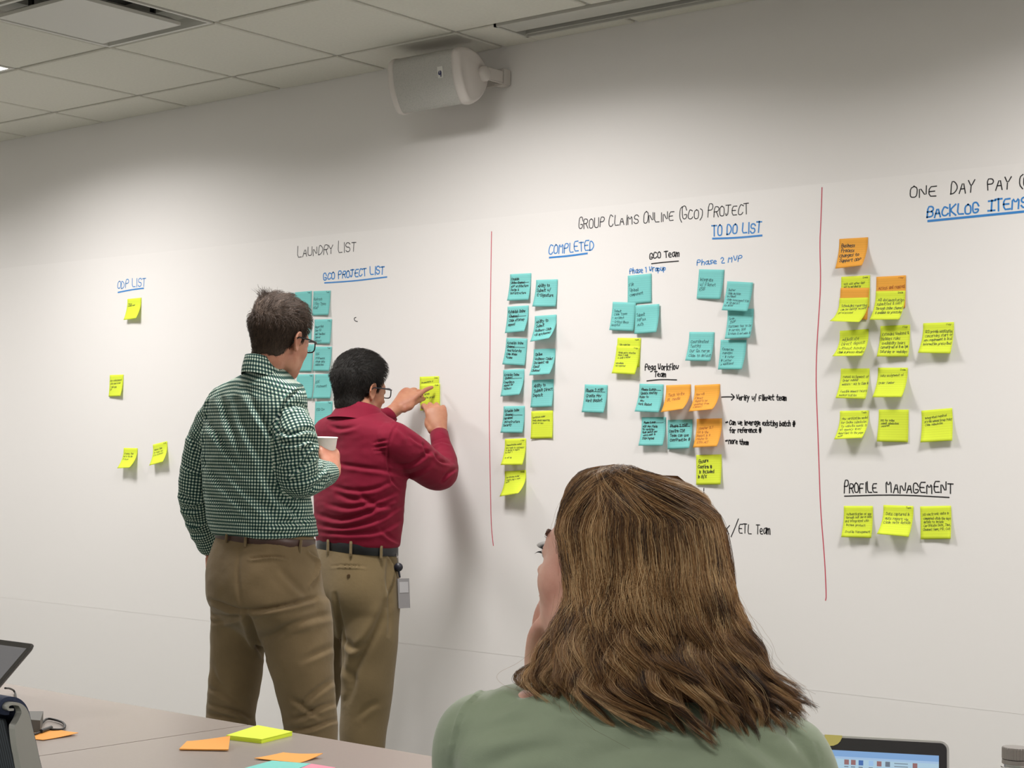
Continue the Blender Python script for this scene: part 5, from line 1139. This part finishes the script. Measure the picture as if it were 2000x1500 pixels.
    # flyaways
    n = 420; idx = rng.choice(NS, n); fp = pts[idx].copy(); amp = rng.uniform(.002, .012, n)[:, None, None] * (s[0] ** 1.2)[None, :, None]; dirs = rng.normal(0, 1, (n, 1, 3)); cen = hull(py[idx], np.radians(bdeg[idx]), rho[idx] * .2); out = fp - cen; out /= np.linalg.norm(out, axis=2)[..., None]
    fp = fp + out * amp * .8 + dirs * amp * .6 + np.sin(s[0] * 9)[None, :, None] * dirs[:, :, ::-1] * amp * .3
    strands('loose_strands', fp, np.array([[.00009]]), np.clip(tint[idx] + .15, 0, 1), q.m, cap)
    # short curls at the hairline by the brow
    n = 160; u_ = rng.uniform(0, 1, n); K2 = 9; cp = np.zeros((n, K2, 3)); x0 = 1108 - 22 * u_; y0 = 985 + 75 * u_
    for j in range(K2):
        t = j / (K2 - 1); a = t * rng.uniform(2.2, 4.2, n) + 2.4
        px_ = x0 + 14 + 16 * t * np.cos(a) - 12 * t; py2 = y0 + 24 * t * np.sin(a) + 18 * t
        tt = T0 + .004 + .03 * u_ + rng.normal(0, .0006, n); cp[:, j] = CAM + (FW + RT * ((px_ - 1000) / F_PX)[:, None] - UP * ((py2 - 750) / F_PX)[:, None]) * tt[:, None]
    strands('baby_hairs', cp, np.array([[.00009]]), rng.uniform(.2, .6, n), q.m, cap)
    # ---- blouse
    mb = MB(); trunk(mb, torso, 0, 5, 56); limb(mb, armL, 28); limb(mb, armR, 28)
    V, N, F = remesh(mb, .0042, 9)
    V = wobble(V, N, .0045, 6, 9, (1, 1, 1.5)); V = wobble(V, N, .0015, 18, 10); N = vnormals(V, F)
    folds = [([(985, 1346), (950, 1350), (915, 1378), (893, 1425), (880, 1500)], 2.6, .0022, 1.2), ([(1040, 1345), (985, 1370), (940, 1395)], 14, .006), ([(1080, 1350), (1100, 1375), (1160, 1385)], 12, .005), ([(1000, 1345), (1030, 1352), (1060, 1345)], 7, .004), ([(905, 1440), (960, 1420), (1040, 1408)], 22, .006), ([(1250, 1400), (1330, 1420), (1420, 1405)], 16, .005), ([(1440, 1420), (1500, 1470), (1540, 1500)], 16, .006), ([(1500, 1400), (1560, 1450), (1590, 1500)], 10, .004),
             ([(1150, 1480), (1260, 1460), (1400, 1470)], 20, .004), ([(1120, 1365), (1180, 1400), (1240, 1410)], 8, .004), ([(950, 1500), (1010, 1470), (1100, 1460)], 18, .004), ([(1592, 1450), (1600, 1475), (1604, 1500)], 3, .0025, 1.0)]
    V = creases(V, N, folds)
    bl_ = nmesh('blouse', V, F, cloth('sage_crepe', '9cab90', .6, var=.04, big=7, sheen=.3, wb=.12), person)
    mb = MB(); limb(mb, legs[0], 24); limb(mb, legs[1], 24); limb(mb, [(Vector((hip.x, hip.y, .62)), .12), (Vector((hip.x, hip.y, .56)) + f * .03, .13)], 24)
    V, N, F = remesh(mb, .009, 4); nmesh('trousers', V, F, cloth('black_trouser_wool', '24242a', .8), person)
    ms = mat('black_flat_leather', '1a1a1c', .35)
    for lg in legs: a = lg[-1][0]; shoe('shoe', (a.x + f.x * .15, a.y + f.y * .15, 0), (a.x - f.x * .07, a.y - f.y * .07, 0), ms, person)
woman()
# ------------------------------------------------------------------ tables
M_top = mat('warm_grey_laminate', 'a3978f', .32, spec=.45, var=.02, vscale=120); M_edge = mat('table_edge_band', '7c716c', .5); M_leg = mat('satin_grey_steel', '8f9090', .35, metal=.8)
TZ = .74; TY0, TY1 = -3.12, -2.405
def table(x0, x1, label):
    e = empty('training_table', ((x0 + x1) / 2, (TY0 + TY1) / 2, 0)); tag(e, label, 'table', 'grey tables set side by side')
    MB().box(x0, x1, TY0, TY1, TZ - .003, TZ).build('tabletop', M_top, e)
    MB().box(x0, x1, TY0, TY1, TZ - .028, TZ - .003).build('edge_band', M_edge, e)
    for x in (x0 + .22, x1 - .22):
        cy = (TY0 + TY1) / 2
        mb = MB().box(x - .03, x + .03, cy - .02, cy + .02, .05, TZ - .05, bev=.006); mb.build('leg', M_leg, e)
        MB().box(x - .03, x + .03, TY0 + .06, TY1 - .06, .015, .05, bev=.01).build('foot', M_leg, e)
        MB().box(x - .025, x + .025, TY0 + .12, TY1 - .12, TZ - .055, TZ - .028).build('support_arm', M_leg, e)
        for y in (TY0 + .09, TY1 - .09): MB().tube([(x, y, 0), (x, y, .015)], .018, 12).build('glide', M_edge, e)
table(2.59, 4.4115, 'grey laminate table at the left edge, beyond the dark seam')
table(4.4155, 6.24, 'grey laminate table with the yellow pad, between the seam and the seated woman')
table(6.244, 8.07, 'grey laminate table right of the seated woman, outside the frame')

# ------------------------------------------------------------------ loose pads and notes on the table
def flat(n, c, r=.7): return mat(n, c, r, spec=.2)
M_py, M_po, M_pc, M_pp = flat('neon_yellow_pad', 'e4f84a'), flat('orange_pad', 'ffb25c'), flat('aqua_pad', '86dcd2'), flat('pink_pad', 'f29ab0')
def sheet(name, corners, lifts, th, m, label, group=None, curl=1.8):
    """corners: four table-top points (photo px) clockwise from left; lifts: how high each corner stands"""
    Q = [onplane(px, py, 2, TZ) for px, py in corners]; n = 10; V = []; F = []
    for side in (0, 1):
        for j in range(n + 1):
            for i in range(n + 1):
                u, v = i / n, j / n; p = Q[0].lerp(Q[1], u).lerp(Q[3].lerp(Q[2], u), v)
                w_ = [(1 - u) * (1 - v), u * (1 - v), u * v, (1 - u) * v]; z = sum(l * (k ** curl) for l, k in zip(lifts, w_))
                V.append((p.x, p.y, TZ + .0004 + z + (th if side == 0 else 0)))
    o = (n + 1) ** 2
    for j in range(n):
        for i in range(n):
            q = j * (n + 1) + i; F += [(q, q + 1, q + n + 2, q + n + 1), (o + q, o + q + n + 1, o + q + n + 2, o + q + 1)]
    rim = [i for i in range(n + 1)] + [j * (n + 1) + n for j in range(1, n + 1)] + [n * (n + 1) + i for i in range(n - 1, -1, -1)] + [j * (n + 1) for j in range(n - 1, 0, -1)]
    for k in range(len(rim)): x, y = rim[k], rim[(k + 1) % len(rim)]; F.append((x, o + x, o + y, y))
    c = sum(Q, Vector()) / 4; ob = obj(name, V, F, m, None, False, loc=c); tag(ob, label, 'sticky pad' if th > .001 else 'sticky note', group); return ob
def onz(px, py, z): return onplane(px, py, 2, z)
# yellow pad: a block of sheets
def pad(name, corners, z0, z1, m, label):
    """stack of paper: a block whose long edges show each sheet group"""
    Q = [onz(px, py, z1) for px, py in corners]; c = sum(Q, Vector()) / 4; e = empty(name, (c.x, c.y, z0)); tag(e, label, 'sticky pad'); k = 6; rng = random.Random(3)
    for i in range(k):
        a, b = z0 + (z1 - z0) * i / k, z0 + (z1 - z0) * (i + 1) / k - .0001; d = Vector((rng.uniform(-.0006, .0006), rng.uniform(-.0006, .0006), 0))
        MB().loft([[(q.x + d.x, q.y + d.y, a) for q in Q], [(q.x + d.x, q.y + d.y, b) for q in Q]]).build('paper_layer', m, e)
pad('note_pad', [(442, 1435.5), (503, 1416), (571, 1428.5), (511, 1443.5)], TZ, TZ + .0085, M_py, 'thick neon yellow pad of blank notes by the table seam')
sheet('orange_note_pad', [(350, 1466), (365, 1450), (449, 1456), (446, 1468)], (.001, 0, .016, .002), .0022, M_po, 'orange pad with one end curling up, left of the yellow pad', curl=1.2)
sheet('blank_note', [(497, 1484), (553, 1472), (630, 1480), (584, 1491)], (.002, .001, .007, 0), .0012, M_po, 'orange note lying right of the curled orange pad, its right tip lifted')
sheet('blank_note', [(478, 1503), (531, 1488.5), (607, 1494.5), (566, 1510)], (0, 0, 0, 0), .0025, M_pc, 'aqua blank pad at the bottom edge of the frame, under the orange note')
sheet('blank_note', [(570, 1510.5), (607.8, 1494.6), (655, 1502), (620, 1519)], (0, 0, 0, 0), .0025, M_pp, 'pink blank pad touching the aqua one at the bottom edge')
sheet('blank_note', [(36, 1441), (93, 1423), (153, 1436), (84, 1447)], (0, .002, .004, .001), .0008, M_po, 'orange note on the far table beside the black power brick')

# ------------------------------------------------------------------ power brick and cable
mk = mat('black_plastic', '2c2b2b', .45); mbk = mat('dark_grey_plastic', '5f5d58', .5)
c = onz(68, 1428, TZ); e = empty('power_adapter', c); tag(e, 'dark grey power adapter with coiled black cable behind the chair arm', 'power adapter')
q0, q1, q2, q3 = [onz(px, py, TZ) for px, py in ((40, 1430), (50, 1414), (84, 1414), (78, 1433))]
MB().loft([[(p.x, p.y, TZ + z) for p in (q0, q1, q2, q3)] for z in (.0005, .026)]).build('brick', mbk, e)
pts = [(82, 1412), (92, 1404), (108, 1406), (122, 1411), (127, 1418), (122, 1424), (106, 1425), (90, 1424), (78, 1430), (66, 1434), (55, 1432)]
K_ = catmull([tuple(onz(px, py, TZ + .004)) for px, py in pts], 4)
MB().tube([Vector(k) for k in K_], .0024, 8).build('cable', mk, e, True)
MB().tube([onz(80, 1428, TZ + .006), onz(100, 1421, TZ + .006)], .004, 8).build('cable_tie', mk, e)
K_ = catmull([tuple(onz(*k)) for k in ((10, 1344, TZ + .03), (20, 1345, TZ + .02), (29, 1352, TZ + .004), (32, 1372, TZ + .004), (28, 1392, TZ + .004), (40, 1412, TZ + .01))], 4)
MB().tube([Vector(k) for k in K_], .0022, 8).build('cable', mk, e, True)

# ------------------------------------------------------------------ laptops
def laptop(name, corner, yaw, w_, hgt, lean, label, screen_fn, lidc, rimc):
    """corner: top right corner of the lid (screen side towards the user); yaw: direction of the hinge line"""
    ux = Vector((math.cos(R(yaw)), math.sin(R(yaw)), 0)); fr = Vector((ux.y, -ux.x, 0)); up = (Vector((0, 0, math.cos(R(lean)))) - fr * math.sin(R(lean)))
    nrm = ux.cross(up); nrm = nrm if nrm.dot(fr) > 0 else -nrm; c = Vector(corner); org = c - ux * w_ - up * hgt    # lower left of the lid
    e = empty(name, (org + ux * w_ / 2) - Vector((0, 0, 0))); e.location.z = TZ; tag(e, label, 'laptop')
    mb_lid = mat(name + '_bezel', lidc, .35); mrim = mat(name + '_rim', rimc, .3, metal=.2)
    def rr(w0, w1, h0, h1, rad, off):
        out = []
        for cx, cy, a0 in ((w1 - rad, h1 - rad, 0), (w0 + rad, h1 - rad, 90), (w0 + rad, h0 + rad, 180), (w1 - rad, h0 + rad, 270)):
            for k in range(6): a = R(a0 + k * 18); out.append(org + ux * (cx + rad * math.cos(a)) + up * (cy + rad * math.sin(a)) + nrm * off)
        return out
    MB().loft([rr(0, w_, 0, hgt, .010, 0), rr(-.0005, w_ + .0005, 0, hgt + .0005, .010, -.003), rr(.003, w_ - .003, 0, hgt - .003, .010, -.007)]).build('lid', mrim, e)
    MB().loft([rr(.0025, w_ - .0025, .002, hgt - .0025, .008, 0), rr(.0028, w_ - .0028, .002, hgt - .0028, .008, .0009)]).build('bezel', mb_lid, e)
    def quad(x0, x1, y0, y1, nm, m, off=.0011, par=None):
        o_ = [org + ux * x + up * y + nrm * off for x, y in ((x0, y0), (x1, y0), (x1, y1), (x0, y1))]; i_ = [p - nrm * .0003 for p in o_]
        return MB().add(o_ + i_, [(0, 1, 2, 3), (4, 7, 6, 5), (0, 4, 5, 1), (1, 5, 6, 2), (2, 6, 7, 3), (3, 7, 4, 0)]).build(nm, m, par or e)
    screen_fn(quad, w_, hgt, e)
    # keyboard half resting on the table
    b0 = org.copy(); b0.z = TZ + .004; d = .225; rg = []
    for z, g in ((.0, .004), (.003, 0), (.013, 0), (.015, .002)): rg.append([Vector((p.x, p.y, TZ + .002 + z)) for p in (b0 + ux * g + fr * g, b0 + ux * (w_ - g) + fr * g, b0 + ux * (w_ - g) + fr * (d - g), b0 + ux * g + fr * (d - g))])
    base = MB().loft(rg).build('keyboard_base', mrim, e)
    kb = mat(name + '_keys', '222224', .5); o_ = b0.copy(); o_.z = TZ + .0175
    for r_ in range(5):
        for k in range(12):
            p = o_ + ux * (.016 + k * (w_ - .032) / 12) + fr * (.03 + r_ * .019); s_ = (w_ - .032) / 12 * .88
            MB().loft([[p, p + ux * s_, p + ux * s_ + fr * .016, p + fr * .016], [p + Vector((0, 0, .0015)), p + ux * s_ + Vector((0, 0, .0015)), p + ux * s_ + fr * .016 + Vector((0, 0, .0015)), p + fr * .016 + Vector((0, 0, .0015))]]).build('key', kb, base)
    MB().tube([org + ux * .04 - up * .003, org + ux * (w_ - .04) - up * .003], .006, 12).build('hinge', mb_lid, e)
    return e, quad
def scr_dark(quad, w_, h, e):
    quad(.012, w_ - .012, .014, h - .014, 'screen', mat('idle_screen', '6f6e70', .25, emis='77787c', estr=.25))
def scr_ui(quad, w_, h, e):
    def em(n, c, s_=.85): return mat(n, '101010', .3, emis=c, estr=s_)
    x0, x1, y1 = .013, w_ - .0118, h - .0175
    s_ = quad(x0, x1, .014, y1, 'screen', em('screen_white', 'dfe8f2'))
    quad(x0, x1, y1 - .0072, y1, 'title_bar', em('title_bar_blue', '86aede'), .0014, s_)
    quad(x0, x1, y1 - .0098, y1 - .0072, 'menu_tabs', em('tab_blue', 'a9c8ea'), .0014, s_)
    quad(x0, x1, y1 - .030, y1 - .0098, 'ribbon_panel', em('ribbon_pale', 'b4d3e6'), .0014, s_)
    cs = [em('icon_red', 'a87878', .7), em('icon_red', 'a87878', .7), em('icon_blue', '4a74b8', .8), em('icon_pale', '9fc2ea', .9), em('icon_red', 'a87878', .7), em('icon_grey', '7a8696', .7), em('icon_red', 'a87878', .7)]
    for i, (dx, m) in enumerate(zip((.111, .103, .094, .082, .0725, .0625, .0305), cs)):
        x = x1 - dx * 1.0; quad(x, x + .0055, y1 - .0165, y1 - .0105, 'toolbar_icon', m, .0017, s_); quad(x, x + .005, y1 - .0195, y1 - .0182, 'icon_caption', em('caption_grey', '8fa0b0', .6), .0017, s_)
    for k in range(3): quad(x1 - .052, x1 - .036, y1 - .0125 - k * .0035, y1 - .0115 - k * .0035, 'ribbon_text', em('caption_grey', '8fa0b0', .6), .0017, s_)
    quad(x0 + .005, x0 + .06, y1 - .0046, y1 - .0030, 'title_text', em('caption_blue', '6a8fc0', .6), .0017, s_)
laptop('laptop', P(67.5, 1258, 3.45), 2, .33, .205, 47, 'dark laptop with a grey idle screen tilted far back, left edge', scr_dark, '35322f', '4a4745')
e, quad = laptop('laptop', P(1853.5, 1448, 2.0), 26.5, .335, .222, 12, 'silver rimmed laptop showing a blue toolbar, right of the seated woman', scr_ui, '2e2b2d', 'd8d6d4')
# torn yellow note on its bezel
uxl = Vector((math.cos(R(26.5)), math.sin(R(26.5)), 0)); frl = Vector((uxl.y, -uxl.x, 0)); upl = Vector((0, 0, math.cos(R(12)))) - frl * math.sin(R(12)); nl = Vector((frl.x * math.cos(R(12)), frl.y * math.cos(R(12)), math.sin(R(12))))
cc = P(1853.5, 1448, 2.0)
def lidpt(px, py, off):
    d = Vector(ray(px, py)); t = (cc + nl * off - Vector(CAM)).dot(nl) / d.dot(nl); return Vector(CAM) + d * t
pp = [(1611, 1434.5), (1645, 1436.5), (1644.5, 1441), (1641, 1448), (1636, 1453), (1628, 1456.5), (1610.5, 1457.5)]
a = [lidpt(x, y, .0022) for x, y in pp]; b = [p - nl * .0004 for p in a]
o = MB().loft([b, a]).build('torn_note', flat('pale_yellow_paper', 'f4e58c'), None, loc=a[0]); tag(o, 'torn pale yellow note stuck over the camera of the laptop', 'sticky note')

# ------------------------------------------------------------------ water bottle
c = P(1983, 1475, 1.98); e = empty('water_bottle', (c.x, c.y, TZ)); tag(e, 'clear plastic water bottle with a ribbed grey cap, bottom right corner', 'bottle')
mplas = mat('clear_plastic', 'f4f4f2', .05, trans=1, ior=1.3); mcap = mat('grey_cap', '9a938e', .4); zt = P(1983, 1459, 1.98).z
def circ(r_, z, n=32): return [(c.x + r_ * math.cos(k * 2 * math.pi / n), c.y + r_ * math.sin(k * 2 * math.pi / n), z) for k in range(n)]
MB().loft([circ(r_, TZ + z) for r_, z in ((.024, .0005), (.031, .004), (.0325, .02), (.031, .035), (.0325, .05), (.031, .065), (.0325, .08), (.0325, .12), (.031, .14), (.024, .165), (.015, .185), (.0128, .195), (.0128, zt - TZ - .004))]).build('bottle_body', mplas, e, True)
n = 60; rb = [[(c.x + (r_ + (.0006 if k % 2 else 0)) * math.cos(k * 2 * math.pi / n), c.y + (r_ + (.0006 if k % 2 else 0)) * math.sin(k * 2 * math.pi / n), z) for k in range(n)] for r_, z in ((.0150, zt - .0135), (.0150, zt - .0012), (.0140, zt))]
MB().loft(rb).build('cap', mcap, e)
MB().loft([circ(.0154, zt - .0195), circ(.0156, zt - .0185), circ(.0152, zt - .0145)]).build('tamper_ring', mcap, e)
MB().loft([circ(.0168, zt - .024), circ(.0168, zt - .0225)]).build('neck_ring', mplas, e)
MB().loft([circ(.0318, TZ + .085), circ(.0330, TZ + .0852), circ(.0330, TZ + .118), circ(.0318, TZ + .1182)]).build('paper_sleeve', mat('bottle_label_blue', '6d8fb5', .5), e)

# ------------------------------------------------------------------ chairs
def chair():
    XR = 5.05; W = .46
    ch = empty('task_chair', (XR - W / 2, -3.2, 0)); tag(ch, 'navy mesh office chair with curled grey frame, bottom left corner', 'chair', 'mesh office chairs')
    mn = mat('navy_sling', '2b3550', .75, var=.1, vscale=200, bump=.5, bscale=700); mg = mat('frame_grey', 'b4b4ae', .35, metal=.3)
    q = NT('dark_mesh_back'); b = q.b; b.inputs['Roughness'].default_value = .7
    tc = q.node('ShaderNodeTexCoord'); wv = q.node('ShaderNodeTexWave', i_Scale=55.0); wv.bands_direction = 'X'; q.link(tc.outputs['Object'], wv.inputs['Vector']); rp = q.node('ShaderNodeValToRGB'); rp.color_ramp.elements[0].color = srgb('1d2126'); rp.color_ramp.elements[1].color = srgb('474f58'); q.link(wv.outputs['Fac'], rp.inputs[0]); q.link(rp.outputs[0], b.inputs['Base Color'])
    def yz(px, py): p = onplane(px, py, 0, XR); return Vector((p.y, p.z))
    front = [yz(*k) for k in ((56, 1388), (47, 1372), (33, 1362.5), (16, 1361), (4, 1366), (-3, 1377), (-2, 1389), (6, 1396), (18, 1396))]
    lowf = [yz(62, 1412), yz(72, 1455), yz(82, 1500)]; d = (lowf[-1] - lowf[-2]).normalized()
    low = [lowf[-1] + d * .12 + Vector((.004, 0)), lowf[-1] + d * .26 + Vector((.016, 0)), Vector((lowf[-1].x + .10, .50)), Vector((lowf[-1].x + .16, .475))]
    path = (low[::-1] + lowf[::-1] + front); P_ = [Vector(p) for p in catmull([tuple(p) for p in path], 4)]
    def off(pts, dd):
        out = []
        for i, p in enumerate(pts):
            t = (pts[min(i + 1, len(pts) - 1)] - pts[max(i - 1, 0)]).normalized(); out.append(p + Vector((-t.y, t.x)) * dd)
        return out
    inner = off(P_, .006)
    rings = [[(XR, p.x, p.y), (XR - W, p.x, p.y), (XR - W, q_.x, q_.y), (XR, q_.x, q_.y)] for p, q_ in zip(P_, inner)]
    MB().loft(rings).build('sling_back', mn, ch, False)
    # rear mesh panel hangs inside the frame
    rear = off(P_, .030)[:len(P_) - 30]; rear2 = off(P_, .033)[:len(P_) - 30]
    MB().loft([[(XR - .012, p.x, p.y), (XR - W + .012, p.x, p.y), (XR - W + .012, q_.x, q_.y), (XR - .012, q_.x, q_.y)] for p, q_ in zip(rear, rear2)]).build('mesh_panel', q.m, ch)
    # side frames: plate following the curve, ending in a curl
    for x, s in ((XR, 1), (XR - W, -1)):
        o1 = off(P_, .0065); widths = np.interp(np.linspace(0, 1, len(P_)), [0, .36, .43, .47, .52, .60, 1], [.034, .030, .026, .018, .009, .004, .003]); o2 = []
        for i, p in enumerate(P_): t = (P_[min(i + 1, len(P_) - 1)] - P_[max(i - 1, 0)]).normalized(); o2.append(p + Vector((-t.y, t.x)) * (.0065 + widths[i]))
        mb = MB().loft([[(x - .004 * s, a.x, a.y), (x + .010 * s, a.x, a.y), (x + .010 * s, b.x, b.y), (x - .004 * s, b.x, b.y)] for a, b in zip(o1, o2)]); mb.build('side_frame', mg, ch)
    ys = low[-1].x
    MB().box(XR - W, XR, ys - .02, ys + .44, .435, .475, bev=.018).build('seat', mn, ch)
    MB().box(XR - W / 2 - .1, XR - W / 2 + .1, ys + .10, ys + .32, .39, .435, bev=.01).build('mechanism', mk, ch)
    cx, cy = XR - W / 2, ys + .21
    MB().tube([(cx, cy, .10), (cx, cy, .40)], .025, 16).build('gas_lift', mk, ch)
    for k in range(5):
        a = k * 2 * math.pi / 5 + .3; p = Vector((cx + .29 * math.cos(a), cy + .29 * math.sin(a), .085)); MB().tube([(cx, cy, .12), ((cx + p.x) / 2, (cy + p.y) / 2, .105), p], [.026, .021, .015], 10).build('base_arm', mg, ch)
        t = Vector((-math.sin(a), math.cos(a), 0)); MB().tube([Vector((p.x, p.y, .03)) - t * .02, Vector((p.x, p.y, .03)) + t * .02], .03, 16).build('caster', mk, ch)
    return ch, Vector((cx, cy, 0))
ch, cc0 = chair()
def dup(root, delta, label):
    r_ = root.copy(); COL.objects.link(r_); r_.location = root.location + Vector(delta); r_['label'] = label
    for k in list(root.children):
        c_ = k.copy(); COL.objects.link(c_); c_.parent = r_
    return r_
hp = P(1235, 2300, 1.82)
dup(ch, (hp.x - cc0.x, hp.y - cc0.y + .05, 0), 'office chair under the seated woman in green, below the frame')
